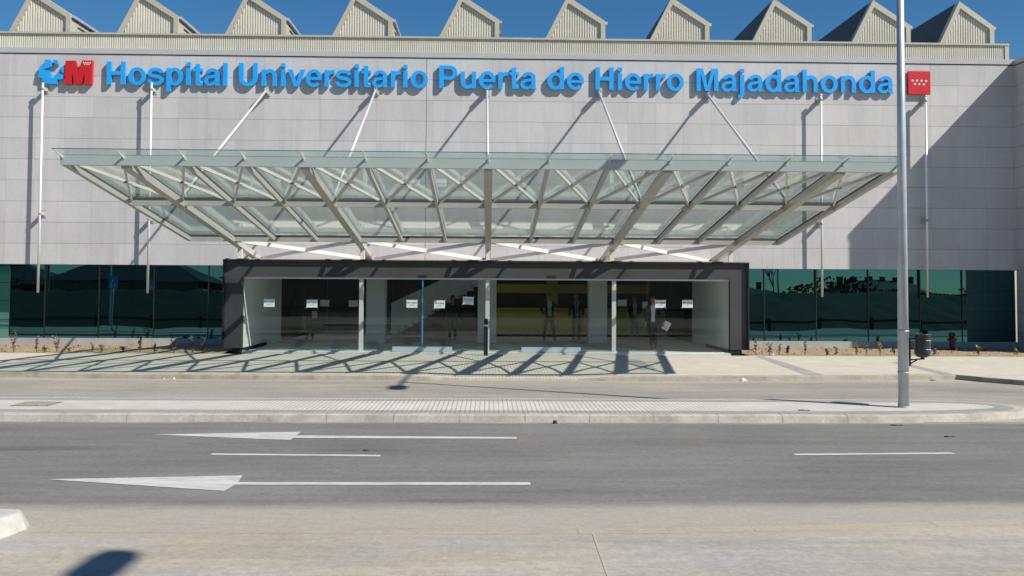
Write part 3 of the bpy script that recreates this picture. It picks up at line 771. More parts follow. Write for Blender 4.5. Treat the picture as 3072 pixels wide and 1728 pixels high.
G = {
 'H': (722, [rect(70,0,70+S_+8,720), rect(652-S_-8,0,652,720), rect(70+S_+8,300,652-S_-8,422)]),
 'o': (611, [arc(305,266,272,282,S_+4,T_,0,360,48)]),
 'i': (278, [rect(70,0,70+S_,532), rect(70,606,70+S_,725)]),
 'l': (278, [rect(70,0,70+S_,720)]),
 't': (333, [rect(92,95,92+S_,675), rect(12,436,92,532), rect(92+S_,436,316,532), ('poly', [(92,95),(95,45),(120,10),(165,-6),(230,-8),(316,0),(316,104),(270,98),(240,102),(228,118),(226,135),(92,135)])]),
 'p': (611, [rect(62,-205,62+S_,532), arc(320,266,258,282,S_+2,T_,0,360,44)]),
 'd': (611, [rect(549-S_,0,549,720), arc(291,266,258,282,S_+2,T_,0,360,44)]),
 'n': (611, [rect(65,0,65+S_,532), rect(546-S_,0,546,330), arc(322,318,224,226,S_,T_+6,0,150,26)]),
 'h': (611, [rect(65,0,65+S_,720), rect(546-S_,0,546,330), arc(322,318,224,226,S_,T_+6,0,150,26)]),
 'u': (611, [rect(546-S_,0,546,532), rect(65,202,65+S_,532), arc(289,214,224,226,S_,T_+6,180,330,26)]),
 'r': (389, [rect(65,0,65+S_,532), stroke(bez([(140,300),(150,410),(220,480),(378,478)]), lambda t: 105+22*t)]),
 'v': (556, [('poly', [(12,532),(205,0),(351,0),(544,532),(402,532),(280,150),(154,532)])]),
 'e': (556, [arc(280,266,262,282,S_-2,T_,8,318,44), ('poly', [(150,212),(536,212),(540,262),(536,304),(150,304)])]),
 'a': (556, [rect(372-8,110,372-8+S_,372), arc(282,362,216,182,S_-6,T_-2,0,172,28), arc(214,152,186,164,S_-14,92,80,316,34), ('poly', [(214,224),(300,238),(364,252),(364,345),(300,326),(214,316)]), ('poly', [(364,110),(352,60),(372,18),(386,0),(538,0),(538,20),(512,36),(498,70),(498,110)]), ('poly', [(300,10),(352,62),(364,110),(364,170),(300,110)])]),
 's': (556, [stroke(bez([(468,372),(462,440),(400,488),(280,488),(170,488),(90,450),(92,376),(94,310),(170,296),(280,274),(400,250),(470,228),(468,152),(466,86),(390,44),(280,44),(150,44),(84,96),(80,168)]), lambda t: 112)]),
 'U': (722, [rect(68,255,68+S_+8,720), rect(654-S_-8,255,654,720), arc(361,262,293,279,S_+8,T_+14,180,360,32)]),
 'P': (667, [rect(73,0,73+S_+8,720), rect(73+S_+8,606,400,720), rect(73+S_+8,262,400,378), arc(395,491,236,229,S_+6,114,-90,90,28)]),
 'M': (833, [('poly', [(70,0),(202,0),(202,560),(344,0),(488,0),(630,560),(630,0),(762,0),(762,720),(556,720),(418,170),(276,720),(70,720)])]),
 'j': (278, [rect(70,-70,70+S_,532), rect(70,606,70+S_,725), stroke(bez([(137,-60),(137,-130),(100,-160),(0,-152)]), lambda t: 134-30*t)]),
}
def glyph(mb, ch, ox, oz, sc, yf, yb2):
    """every stroke of a letter is a solid of its own, stepped 1.5 mm so no two faces share a plane"""
    k = 0
    for sh in G[ch][1]:
        d = .0015*k; k += 1
        if sh[0] == 'poly':
            mb.prism([(ox+x*sc, oz+y*sc) for x, y in sh[1]], yf+d, yb2)
        else:
            o_, i_ = sh[1], sh[2]; i0 = len(mb.v); n = len(o_)
            f = lambda p, y: (ox+p[0]*sc, y, oz+p[1]*sc)
            closed = math.dist(o_[0], o_[-1]) < 1
            for j in range(n-1):
                a, c, e, g_ = o_[j], o_[j+1], i_[j+1], i_[j]
                mb.face([f(a, yf+d), f(c, yf+d), f(e, yf+d), f(g_, yf+d)])
                mb.face([f(a, yb2), f(c, yb2), f(c, yf+d), f(a, yf+d)]); mb.face([f(g_, yf+d), f(e, yf+d), f(e, yb2), f(g_, yb2)])
            if not closed:
                mb.face([f(o_[0], yf+d), f(i_[0], yf+d), f(i_[0], yb2), f(o_[0], yb2)]); mb.face([f(i_[-1], yf+d), f(o_[-1], yf+d), f(o_[-1], yb2), f(i_[-1], yb2)])
sign = empty('hospital_sign', (0, YW, 9.25), 'long row of raised sky blue letters spelling the hospital name on the wall', 'sign')
YF, YK = YW-.135, YW-.028
for word, xa, xb in (('Hospital',-13.653,-9.388),('Universitario',-8.975,-2.238),('Puerta',-1.833,1.683),('de',2.055,3.377),('Hierro',3.798,7.006),('Majadahonda',7.466,14.676)):
    adv = [G[c][0] for c in word]; lb = 70 if word[0] in 'HUPM' else 30; rb = {'l': 74, 'o': 34, 'a': 18, 'e': 20}[word[-1]]
    tot = sum(adv) - lb - rb; sx = (xb-xa)/tot; x = xa - lb*sx
    for c, a in zip(word, adv):
        b = MB(); glyph(b, c, 0, 0, sx, YF, YK)
        kz = .00114/sx        # same cap height everywhere
        b.v = [(x+v[0], v[1], 9.245+v[2]*kz) for v in b.v]
        b.build('letter', M['blue'], sign); x += a*sx
# emblem: blue cross fragments and the red M
em = empty('emblem_sign', (-15.1, YW, 9.25), 'raised emblem of blue cross fragments and a big red M before the lettering', 'sign')
def E(p): return [(-15.12+(x-755)*.001479, 9.245+(737-y)*.001479) for x, y in p]
for poly in ([(270,155),(400,153),(425,212),(430,318),(240,390),(420,440),(415,560),(470,600),(545,500),(600,487),(725,522),(720,622),(570,635),(575,742),(235,735),(225,605),(115,590),(165,295),(248,290)],
             [(445,200),(472,160),(565,155),(600,266),(560,262)], [(640,372),(652,340),(700,302),(738,290),(738,484),(690,458)]):
    b = MB(); b.prism(E(poly)[::-1], YF, YK); b.build('blue_fragment', M['blue'], em)
b = MB(); b.prism(E([(770,180),(1005,176),(1062,420),(1085,420),(1165,170),(1410,165),(1400,742),(1240,742),(1228,470),(1150,742),(1000,742),(935,470),(920,742),(755,735)])[::-1], YF-.03, YK); b.build('red_letter', M['red'], em)
def star(mb, cx, cz, r, y, rot=PI/2):
    pts = []
    for i in range(10):
        t = rot + i*PI/5; q = r if i % 2 == 0 else r*.42
        pts.append((cx+q*math.cos(t), y, cz+q*math.sin(t)))
    mb.face(pts)
b = MB()
for x, y in ((1205,222),(1256,223),(1307,223),(1360,222),(1230,262),(1281,262),(1335,262)):
    q = E([(x, y)])[0]; star(b, q[0], q[1], .038, YF-.033)
b.build('stars', M['white'], em)
fl = empty('flag_plaque', (15.6, YW, 9.6), 'square red plaque with seven white stars past the end of the lettering', 'sign')
b = MB(); b.box(15.21, 16.02, YF, YK, 9.212, 10.057); b.build('panel', M['red'], fl)
b = MB()
for x, y in ((525,625),(660,629),(803,634),(945,638),(598,733),(735,735),(877,740)):
    star(b, 15.21+(x-390)/685*.81, 10.057-(y-345)/695*.845, .058, YF-.003)
b.build('stars', M['white'], fl)

# ------------------------------------------------------------------ flagpoles on the wall
for x, zt_, zl, lab in ((-15.81, 9.19, (9.04, 4.62), 'polished flagpole on the wall under the blue cross emblem'),
                        (-12.0, 9.24, (9.06, 4.45), 'polished flagpole on the wall below the first word of the sign'),
                        (11.945, 9.10, (8.95, 4.47), 'polished flagpole on the wall below the last word of the sign'),
                        (15.77, 9.10, (8.95, 4.60), 'half shaded flagpole on the wall under the red starred plaque')):
    fp = empty('flagpole', (x, 32.76, 0), lab, 'flagpole', 'flagpoles bracketed to the hospital wall')
    b = MB(); b.tube((x, 32.76, 1.83), (x, 32.76, zt_), .043, .036, n=16); b.lathe([(.05, zt_), (.055, zt_+.02), (.02, zt_+.05), (.001, zt_+.05)], x, 32.76, 12); b.build('pole', M['chrome'], fp)
    for z in zl:
        b = MB(); b.box(x-.09, x+.09, YW-.02, YW-.001, z-.13, z+.13); b.bar((x-.05, YW-.02, z), (x-.03, 32.80, z), .02, .12); b.bar((x+.05, YW-.02, z), (x+.03, 32.80, z), .02, .12); b.tube((x, 32.76, z-.05), (x, 32.76, z+.05), .052, n=14)
        b.build('bracket', M['steel'], fp)

# ------------------------------------------------------------------ street lamps
def lamp(x, y, z0, hgt, label):
    r = empty('street_lamp', (x, y, z0), label, 'street lamp', 'double armed street lamps')
    b = MB(); b.tube((x, y, z0-.02), (x, y, z0+hgt), .098, .052, n=28); b.build('pole', M['galv'], r)
    b = MB(); b.lathe([(.103, z0), (.103, z0+.02), (.099, z0+.035)], x, y, 28); b.build('base_collar', M['galv'], r)
    b = MB(); b.tube((x, y-1.0, z0+hgt+.02), (x, y+1.0, z0+hgt+.02), .04, n=12); b.tube((x, y, z0+hgt-.3), (x, y, z0+hgt+.06), .062, n=16); b.build('arm', M['galv'], r)
    for s in (-1, 1):
        b = MB(); pts = [(-.10, 0), (-.16, .18), (-.16, .62), (-.09, .82), (.09, .82), (.16, .62), (.16, .18), (.10, 0)]
        P = [(x+a, y+s*(.78+c)) for a, c in pts]
        if s < 0: P = P[::-1]
        b.prismz(P, z0+hgt-.05, z0+hgt+.09); b.build('lamp_head', M['galv'], r)
    return r
lp = lamp(7.46, 16.44, .004, 9.75, 'tall galvanised lamp post on the tip of the tiled island')
for z in (.62, 1.36):
    b = MB(); b.lathe([(.0985, z), (.102, z+.004), (.102, z+.02), (.0985, z+.024)], 7.46, 16.44, 28); b.build('strap', M['galv'], lp)
lamp(6.45, .98, -.1, 9.9, 'lamp post behind the viewer whose head shades the apron corner')
# litter bin on the lamp post
bn = empty('litter_bin', (7.8, 16.44, .8), 'dark grey perforated litter bin bracketed to the lamp post', 'litter bin')
bx, by = 7.80, 16.42
b = MB(); b.lathe([(.001, .905), (.07, .905), (.115, .93), (.137, .99), (.140, 1.05), (.140, 1.30), (.146, 1.305), (.146, 1.32), (.132, 1.32), (.130, 1.1), (.1, .95), (.001, .94)], bx, by, 32)
b.build('body', M['bin'], bn)
b = MB()
for zz in (1.21, 1.05):
    for a in (-1.35, -1.0, 2.2):
        p = Vector((bx+.1405*math.cos(a), by+.1405*math.sin(a), zz)); t = Vector((-math.sin(a), math.cos(a), 0)); b.bar(p-t*.035, p+t*.035, .004, .012)
b.build('slot_trim', M['alu'], bn)
b = MB(); b.bar((bx-.235, by, .745), (bx-.235, by, 1.26), .035, .03, up=(0,1,0)); b.bar((bx-.22, by, .86), (bx, by, .875), .03, .022); b.bar((bx-.22, by, .79), (bx-.1, by, .86), .02, .02); b.tube((bx, by, .865), (bx, by, .91), .035, n=12); b.bar((bx-.22, by, 1.24), (bx-.13, by, 1.24), .03, .03)
b.build('bracket', M['black'], bn)
# bollard in front of the doors
bo = empty('bollard', (-.08, 28.57, 0), 'slim black square bollard in front of the centre mullion', 'bollard')
b = MB(); b.box(-.145, -.015, 28.5, 28.63, 0, 1.12); b.build('post', M['black'], bo)
b = MB(); b.box(-.149, -.011, 28.496, 28.634, .90, .95); b.build('band', M['alu'], bo)
b = MB(); b.box(-.14, -.02, 28.505, 28.625, 1.121, 1.135); b.build('cap', M['black'], bo)
# hydrant in the planting bed
hy = empty('hydrant', (16.3, 32.1, 0), 'red fire hydrant in the shaded planting bed near the wing', 'hydrant')
b = MB(); b.lathe([(.13, -.02), (.13, .04), (.085, .06), (.085, .5), (.11, .52), (.11, .56), (.09, .59), (.05, .61), (.001, .62)], 16.3, 32.1, 18); b.build('barrel', M['hydrant'], hy)
b = MB(); b.tube((16.15, 32.1, .36), (16.45, 32.1, .36), .05, n=12); b.tube((16.3, 32.1, .36), (16.3, 31.93, .36), .06, n=12); b.build('outlet', M['hydrant'], hy)
# drain cover on the island
dc = empty('drain_cover', (-8.0, 16.6, 0), 'rusty drain cover set in the pale island tiles', 'cover')
b = MB(); b.box(-8.32, -7.66, 16.30, 16.92, -.01, .008); b.build('frame', plain('rusty iron', (.22,.19,.14), .8, var=.3, vs=8), dc)
b = MB(); b.box(-8.25, -7.73, 16.37, 16.85, .0082, .011); b.build('lid', plain('dusty iron', (.30,.27,.22), .85, var=.25, vs=9), dc)

# ------------------------------------------------------------------ litter and debris
def scrap(x, y, z, r, label, mat, cat, flat=.5, seed=1, ln=1.):
    rr = random.Random(seed); b = MB(); n = 9
    top = [(x + r*ln*math.cos(2*PI*k/n)*rr.uniform(.5,1), y + r*math.sin(2*PI*k/n)*rr.uniform(.5,1), z+.004) for k in range(n)]
    mid = [(x+(p[0]-x)*.6, y+(p[1]-y)*.6, z+r*flat*rr.uniform(.5,1.2)) for p in top]
    for k in range(n):
        j = (k+1) % n; b.face([top[k], top[j], mid[j], mid[k]]); b.face([mid[k], mid[j], (x, y, z+r*flat*.8)])
    nm = {'litter': 'paper_scrap', 'stone': 'stone', 'stick': 'stick', 'debris': 'clod'}[cat]
    tag(b.build(nm, mat), label, cat)
scrap(-7.72, 22.28, -.116, .09, 'torn white paper scrap lying in the gutter before the sidewalk kerb', M['paper'], 'litter', .4, 1, 1.3)
scrap(-7.48, 22.25, -.116, .06, 'small crumpled white paper scrap beside the torn one in the gutter', M['paper'], 'litter', .6, 2)
scrap(6.18, 22.2, -.116, .09, 'crumpled white wrapper in the gutter beyond the end of the canopy shadow', M['paper'], 'litter', .8, 3)
scrap(8.95, 29.0, .02, .12, 'pale lump of rubble by the porch foot at the bed edge', M['kerb_white'], 'stone', .5, 4)
scrap(10.9, 22.4, -.116, .08, 'brown dry leaf clump near the end of the sidewalk kerb', M['soil'], 'debris', .5, 5)
scrap(1.1, 15.25, -.12, .05, 'dark little stone against the island kerb', M['mullion'], 'stone', 1.0, 6)
for x, y, a, l_, lab in ((6.73, 15.1, .03, .20, 'dark stick lying close under the island kerb'), (7.03, 13.95, .1, .16, 'dark stick out on the open asphalt past the lone dash'), (5.5, 15.98, -.1, .2, 'dark stick on the island tiles near the lamp shadow'), (-1.66, 12.7, .2, .07, 'tiny dark stick just above the end of the middle dash'), (7.2, 10.9, .05, .12, 'short dark stick on the asphalt nearest the apron')):
    z = .01 if y > 15.3 else -.114
    b = MB(); d = Vector((math.cos(a), math.sin(a), 0)); b.tube(Vector((x, y, z))-d*l_/2, Vector((x, y, z))+d*l_/2, .013, .008, n=6); b.build('stick', M['black'])
    tag([o for o in COL.objects if o.name.startswith('stick')][-1], lab, 'stick')

# ------------------------------------------------------------------ plants in the bed
def leafmat(name, c):
    k = NT(name); k.l(k.scale(c, k.ramp(k.noise(9, 2), .3, .7, .7, 1.3)), k.b.inputs['Base Color']); k.b.inputs['Roughness'].default_value = .6; return k.mat
LM = {'green': leafmat('green leaf', (.09,.10,.045)), 'red': leafmat('reddish leaf', (.13,.075,.06)), 'yellow': leafmat('yellow leaf', (.30,.27,.07)), 'olive': leafmat('olive leaf', (.17,.165,.08)), 'stem': leafmat('stem', (.10,.06,.035))}
def plant(x, y, h_, mat, label, n=26, spread=.11, seed=0, cat='plant'):
    rr = random.Random(seed); r = empty('young_plant', (x, y, 0), label, cat, 'young plants in the bed along the wall')
    s = MB(); f = MB()
    for k in range(rr.choice((2, 3, 3, 4))):
        a = rr.uniform(0, 2*PI); t = rr.uniform(.02, spread); top = Vector((x+t*math.cos(a), y+t*math.sin(a)*.7, h_*rr.uniform(.7, 1)))
        mid = Vector((x+t*.35*math.cos(a)+rr.uniform(-.02,.02), y, top.z*.5)); base = Vector((x+rr.uniform(-.02,.02), y, -.02))
        s.tube(base, mid, .006, .0045, n=5); s.tube(mid, top, .0045, .003, n=5)
        for i in range(n//2):
            u = rr.uniform(.25, 1.02); p = base.lerp(mid, u*2) if u < .5 else mid.lerp(top, u*2-1)
            d = Vector((rr.uniform(-1,1), rr.uniform(-1,1), rr.uniform(-.3,.9))).normalized(); l_ = rr.uniform(.04, .085); q = d.cross(Vector((rr.uniform(-1,1), rr.uniform(-1,1), rr.uniform(-1,1)))).normalized()*l_*.36
            tip = p+d*l_; m_ = p+d*l_*.5
            f.face([p, m_+q, tip, m_-q])
    s.build('stem', LM['stem'], r); f.build('leaves', LM[mat], r)
PL = [(-14.8,.50,'red','tall sparse reddish sprig nearest the end of the bed before the first flagpole',30),(-14.1,.40,'red','thin reddish sprig second along the bed under the first flagpole',18),(-13.5,.42,'olive','leggy olive sprig third along the bed',30),(-13.85,.10,'yellow','low yellow tuft between the first sprigs',24),(-13.15,.12,'yellow','low yellow tuft just past the leggy olive sprig',24),
 (-12.45,.20,'olive','short olive sprig where a rod shadow crosses the bed',20),(-12.05,.16,'yellow','flat yellow tuft under the second flagpole',26),(-11.45,.13,'yellow','small yellow tuft by the plinth joint',20),(-10.95,.34,'olive','bushy olive green plant in the middle of the sunny bed',44),(-10.45,.2,'green','small green sprig right of the bushy olive plant',16),(-9.85,.3,'red','bent reddish sprig at the shade edge beside the porch',18),(-9.35,.34,'green','dark sprig in the porch shade',26),(-8.9,.30,'red','dark reddish sprig nearest the porch side',20),
 (8.52,.42,'red','upright red sprig closest to the porch jamb',22),(8.93,.30,'olive','sparse olive sprig second from the porch jamb',24),(9.3,.28,'green','thin green sprig third from the porch jamb',14),(9.6,.22,'green','small dark green bush before the sunny plinth',26),(10.1,.38,'olive','taller leggy sprig before the sunny plinth',24),(10.75,.16,'green','low green sprout by the shadow edge',18),(11.12,.18,'olive','low dark sprout right at the shadow edge',24),
 (11.75,.30,'yellow','yellow leaved sprig just inside the wing shadow',26),(12.12,.28,'yellow','thin pale yellow sprig in the wing shadow',12),(12.52,.30,'yellow','bright yellow flowering sprig in the wing shadow',22),(13.0,.18,'red','low reddish bush close to the lamp post line',34),(14.35,.14,'olive','low olive tuft beside the litter bin line',18),(15.7,.24,'yellow','bright yellow bush beyond the red hydrant',50),(16.95,.16,'yellow','last small yellow bush before the wing',34)]
for i, (x, h_, m_, lab, n) in enumerate(PL): plant(x, 29.15+random.uniform(-.12,.3), h_*1.35+.03, m_, lab, int(n*1.7), .09 if n < 30 else .14, 100+i)

# low weeds and dry leaves scattered over the bed
b = MB(); rr = random.Random(21)
for i in range(900):
    x = rr.choice((rr.uniform(-17, -8.6), rr.uniform(8.5, 19))); y = rr.uniform(28.95, 31.5) if rr.random() < .75 else rr.uniform(31, 32.9)
    cl = math.sin(x*2.3) + math.sin(x*.9+1)
    if cl < rr.uniform(-1.2, 1.2): continue
    p = Vector((x, y, .03)); d = Vector((rr.uniform(-1,1), rr.uniform(-1,1), rr.uniform(.1,1.6))).normalized(); l_ = rr.uniform(.03, .11); q = d.cross(Vector((rr.uniform(-1,1), rr.uniform(-1,1), .2))).normalized()*l_*.22
    b.face([p, p+d*l_*.5+q, p+d*l_, p+d*l_*.5-q], rr.choice((0, 0, 1, 2)))
o = b.build('weeds', [LM['olive'], LM['yellow'], LM['stem']]); tag(o, 'low weeds and dry leaves scattered over the soil of the bed', 'weeds', kind='stuff')

# ------------------------------------------------------------------ people inside
SKIN = plain('skin', (.36,.21,.15), .6, var=.04)
def skin_mesh(name, verts, edges, radii, mat, parent, root=0, sub=1):
    me = bpy.data.meshes.new(name); me.from_pydata(verts, edges, []); o = bpy.data.objects.new(name, me); COL.objects.link(o)
    md = o.modifiers.new('s', 'SKIN'); md.use_smooth_shade = True
    sv = me.skin_vertices[0].data
    for i, r in enumerate(radii):
        sv[i].radius = r if isinstance(r, tuple) else (r, r)
        sv[i].use_root = (i == root)
    if sub: o.modifiers.new('u', 'SUBSURF').levels = sub; o.modifiers['u'].render_levels = sub
    m2 = bpy.data.meshes.new_from_object(o.evaluated_get(bpy.context.evaluated_depsgraph_get()))
    bpy.data.objects.remove(o); m2.name = name
    m2.materials.clear(); m2.materials.append(mat)
    for p in m2.polygons: p.use_smooth = True
    o2 = bpy.data.objects.new(name, m2); COL.objects.link(o2); o2.parent = parent
    return o2
def person(x, y, ang, sc, label, arms, legs, coat, legcol, shirt=None, hair=(.03,.022,.016), long_coat=False, tie=None):
    r = empty('person', (x, y, .02), label, 'person', 'people standing in the lobby'); r.rotation_euler = (0, 0, ang); r.scale = (sc, sc, sc)
    V = Vector
    J = dict(pelvis=V((0,0,.96)), spine=V((0,.012,1.14)), chest=V((0,.01,1.33)), neck=V((0,.005,1.49)), jaw=V((0,-.012,1.57)), face=V((0,-.012,1.64)), crown=V((0,0,1.72)))
    verts = list(J.values()); rad = [(.115,.09),(.12,.085),(.15,.095),(.056,.058),(.064,.075),(.076,.092),(.058,.07)]
    ed = [(i, i+1) for i in range(6)]
    verts.append(V((0,-.115,1.628))); rad.append(.014); ed.append((5, 7))            # nose
    for s in (-1, 1): verts.append(V((s*.082,.01,1.635))); rad.append(.016); ed.append((5, len(verts)-1))   # ears
    arm_pts = []
    for s, (el, wr) in zip((-1, 1), arms):
        sh = V((s*.185,.01,1.42)); el = V(el); wr = V(wr); d = (wr-el).normalized()
        i0 = len(verts); verts += [sh, el, wr]; rad += [.058, .043, .029]; ed += [(2, i0), (i0, i0+1), (i0+1, i0+2)]
        palm = wr + d*.055; side = d.cross(V((0,1,0)) if abs(d.y) < .8 else V((0,0,1))).normalized(); nrm = side.cross(d)
        verts.append(palm); rad.append((.030,.018)); ip = len(verts)-1; ed.append((i0+2, ip))
        for k, L in zip((-1.5,-.5,.5,1.5), (.066,.08,.076,.058)):
            kn = palm + d*.035 + side*k*.019; md = kn + d*L*.5 - nrm*.008; tp = md + d*L*.42 - nrm*.018
            j = len(verts); verts += [kn, md, tp]; rad += [.0095, .0085, .0075]; ed += [(ip, j), (j, j+1), (j+1, j+2)]
        th = wr + d*.03 + side*.035*-s; tt = th + d*.04 + side*.014*-s - nrm*.015
        j = len(verts); verts += [th, tt]; rad += [.011, .009]; ed += [(i0+2, j), (j, j+1)]
        arm_pts.append((sh, el, wr))
    leg_pts = []
    for s, (kn, an) in zip((-1, 1), legs):
        hp = V((s*.09,0,.90)); kn = V(kn); an = V(an); toe = V((an.x+s*.03, an.y-.13, .035))
        i0 = len(verts); verts += [hp, kn, an, toe]; rad += [.066, .055, .042, .03]; ed += [(0, i0), (i0, i0+1), (i0+1, i0+2), (i0+2, i0+3)]
        leg_pts.append((hp, kn, an, toe))
    skin_mesh('body', verts, ed, rad, SKIN, r)
    C_ = plain('coat cloth', coat, .9, 0., .06, var=.1); Lg = plain('trouser cloth', legcol, .9, 0., .06, var=.1)
    # jacket follows torso and arms
    v = [V((0,.005,.76)), J['spine']+V((0,0,-.06)), J['chest'], J['neck']+V((0,.012,-.035)), V((0,.005,.97))]; rd = [(.185,.14),(.158,.12),(.182,.125),(.085,.07),(.178,.132)]; e = [(0,4),(4,1),(1,2),(2,3)]
    for (sh, el, wr) in arm_pts:
        i = len(v); v += [sh, el, wr.lerp(el, .04)]; rd += [.076, .060, .046]; e += [(2,i),(i,i+1),(i+1,i+2)]
    if long_coat: v.append(V((0,.0,.5))); rd.append((.2,.16)); e.append((0, len(v)-1))
    skin_mesh('jacket', v, e, rd, C_, r)
    v = [V((0,.005,.99)), V((0,.005,1.08))]; rd = [(.155,.115),(.14,.105)]; e = [(0,1)]
    for (hp, kn, an, toe) in leg_pts:
        i = len(v); v += [hp+V((0,0,-.08)), kn, an+V((0,0,.005))]; rd += [.092, .072, .064]; e += [(0,i),(i,i+1),(i+1,i+2)]
    skin_mesh('trousers', v, e, rd, Lg, r)
    for (hp, kn, an, toe) in leg_pts:
        skin_mesh('shoe', [an+V((0,.04,-.045)), an+V((0,-.05,-.04)), toe+V((0,.01,0))], [(0,1),(1,2)], [(.045,.036),(.046,.036),(.04,.026)], M['black'], r)
    if shirt:
        b = MB(); b.prism([(-.06,.93),(.06,.93),(.06,1.2),(.085,1.42),(.04,1.49),(-.04,1.49),(-.085,1.42),(-.06,1.2)], -.150, -.09); o = b.build('shirt', plain('shirt', shirt, .8)); o.parent = r
        if tie:
            b = MB(); b.prism([(-.022,1.02),(0,.99),(.022,1.02),(.018,1.4),(.024,1.46),(-.024,1.46),(-.018,1.4)], -.157, -.1505); o = b.build('tie', plain('tie', tie, .7)); o.parent = r
    b = MB(); i0 = 0
    prof = []
    for k in range(7):
        t = k/6*PI*.5; rr_ = math.cos(t)**.62; zz = 1.695 + math.sin(t)*.098
        for j in range(16):
            a = 2*PI*j/16; back = .5+.5*math.sin(a)
            b.v.append((rr_*.088*math.cos(a), .006+rr_*.108*math.sin(a)+.004, zz - back*.11*rr_))
    for k in range(6):
        for j in range(16):
            q = (j+1) % 16; b.f.append((k*16+j, k*16+q, (k+1)*16+q, (k+1)*16+j)); b.m.append(0); b.sm.append(True)
    o = b.build('hair', plain('hair', hair, .6)); o.parent = r
    b = MB()
    for s in (-1, 1): b.lathe([(.001,-.008),(.008,-.004),(.009,.003),(.001,.009)], s*.032, -.102, 8)
    b.v = [(p[0], p[1], p[2]+1.648) for p in b.v]; o = b.build('eyes', M['ink']); o.parent = r
    b = MB(); b.bar((-.022,-.103,1.59), (.022,-.103,1.59), .01, .008); o = b.build('mouth', plain('lips', (.25,.09,.07), .6)); o.parent = r
    return r
STAND = (((-.10,-.01,.50),(-.11,.02,.09)), ((.10,-.01,.50),(.11,.02,.09)))
WIDE = (((-.15,-.01,.50),(-.2,.02,.09)), ((.14,-.02,.50),(.2,.0,.09)))
HANG = (((-.25,.03,1.13),(-.26,-.04,.88)), ((.25,.03,1.13),(.26,-.04,.88)))
person(2.37, 35.95, 0, 1.05, 'man in open dark suit and pale shirt, legs apart, hand raised to his face', (((-.30,.04,1.16),(-.20,-.06,.96)), ((.36,-.02,1.22),(.22,-.16,1.40))), WIDE, (.012,.012,.018), (.014,.014,.02), (.45,.52,.55))
person(3.52, 36.9, 0, 1.05, 'man in buttoned dark suit standing against the lobby column', HANG, STAND, (.012,.013,.015), (.014,.014,.016), (.30,.38,.38), tie=(.03,.05,.05))
person(6.08, 38.3, 0, .98, 'person in long dark coat with pale scarf, behind the man in brown', (((-.25,.03,1.13),(-.12,-.13,1.05)), ((.25,.03,1.13),(.14,-.13,1.0))), STAND, (.014,.013,.02), (.02,.017,.017), (.5,.48,.42), (.10,.07,.03), long_coat=True)
p4 = person(5.6, 31.3, -.18, 1.02, 'man in brown jacket and white shirt striding inside the doors with papers in hand', (((-.24,.05,1.14),(-.24,-.05,.90)), ((.36,.02,1.16),(.34,-.10,.90))), (((-.06,-.10,.50),(-.05,-.12,.09)), ((.06,.0,.49),(.07,.16,.13))), (.075,.048,.022), (.011,.012,.016), (.55,.60,.66), (.16,.06,.03))
person(-1.41, 36.1, .2, 1.0, 'dim figure in dark green clothes under the stair', HANG, STAND, (.014,.02,.014), (.03,.036,.03))
person(-6.95, 36.1, .1, 1.0, 'person in navy coat holding a grey sheet behind a taped notice', (((-.25,.03,1.13),(-.22,-.04,.9)), ((.25,.03,1.13),(.20,-.14,1.0))), STAND, (.010,.012,.022), (.05,.032,.022))
for x, y, z, lab, mt, ww, hh_, a in ((6.02, 31.12, .83, 'loose white papers held low by the man in brown', 'white', .23, .30, -.5), (-6.72, 35.85, 1.02, 'grey sheet held by the person in the navy coat', 'paper', .2, .27, .05)):
    b = MB(); c, s = math.cos(a), math.sin(a); q = [(-ww/2,-hh_/2),(ww/2,-hh_/2),(ww/2,hh_/2),(-ww/2,hh_/2)]
    b.prism([(x+u*c-v*s, z+u*s+v*c) for u, v in q], y, y+.006); o = b.build('paper_sheet', M[mt]); tag(o, lab, 'paper')

# ------------------------------------------------------------------ the surroundings that the windows mirror (behind the viewer)
b = MB(); rr = random.Random(3)
nx, ny = 150, 10
hz = {}
for i in range(nx+1):
    for j in range(ny+1):
        x = -75 + 150*i/nx; t = j/ny; y = -7 - t*26; z = -.1 + 2.95*min(1, t*1.9)**.8 + rr.uniform(-.12,.16)*(0 < j) + (rr.uniform(0,.35) if j > 4 else 0)
        hz[i, j] = (x, y, z)
for i in range(nx):
    for j in range(ny): b.face([hz[i,j], hz[i,j+1], hz[i+1,j+1], hz[i+1,j]][::-1], smooth=True)
structure(b.build('embankment', M['grass']))
b = MB(); rr = random.Random(11); hx = [1.2 + .9*math.sin(i*.37) + rr.uniform(-.5,.6) for i in range(141)]
for i in range(9000):
    x = rr.uniform(-70, 70); k_ = (x+70); h_ = max(.25, hx[int(k_)]*(1-(k_%1)) + hx[int(k_)+1]*(k_%1)) if k_ < 140 else .5
    z = 2.5 + h_*rr.random()**.7; y = rr.uniform(-30.5, -27.5); q = rr.uniform(.1, .26)
    d = Vector((rr.uniform(-1,1), rr.uniform(-1,1), rr.uniform(-1,1))).normalized(); e_ = d.orthogonal().normalized(); p = Vector((x, y, z))
    b.face([p+d*q, p+e_*q*.7, p-d*q, p-e_*q*.7])
o = b.build('treeline', plain('far foliage', (.025,.035,.014), .9, var=.4, vs=2)); tag(o, 'dark ragged shrubs along the embankment crest, seen mirrored in the ribbon windows', 'shrubs', kind='stuff')
RF = plain('slate roof', (.035,.035,.04), .8, var=.2); HW = plain('house render', (.30,.25,.20), .85, var=.1); BR = plain('chimney brick', (.20,.11,.07), .85, var=.2)
WD = plain('house window', (.02,.025,.03), .1)
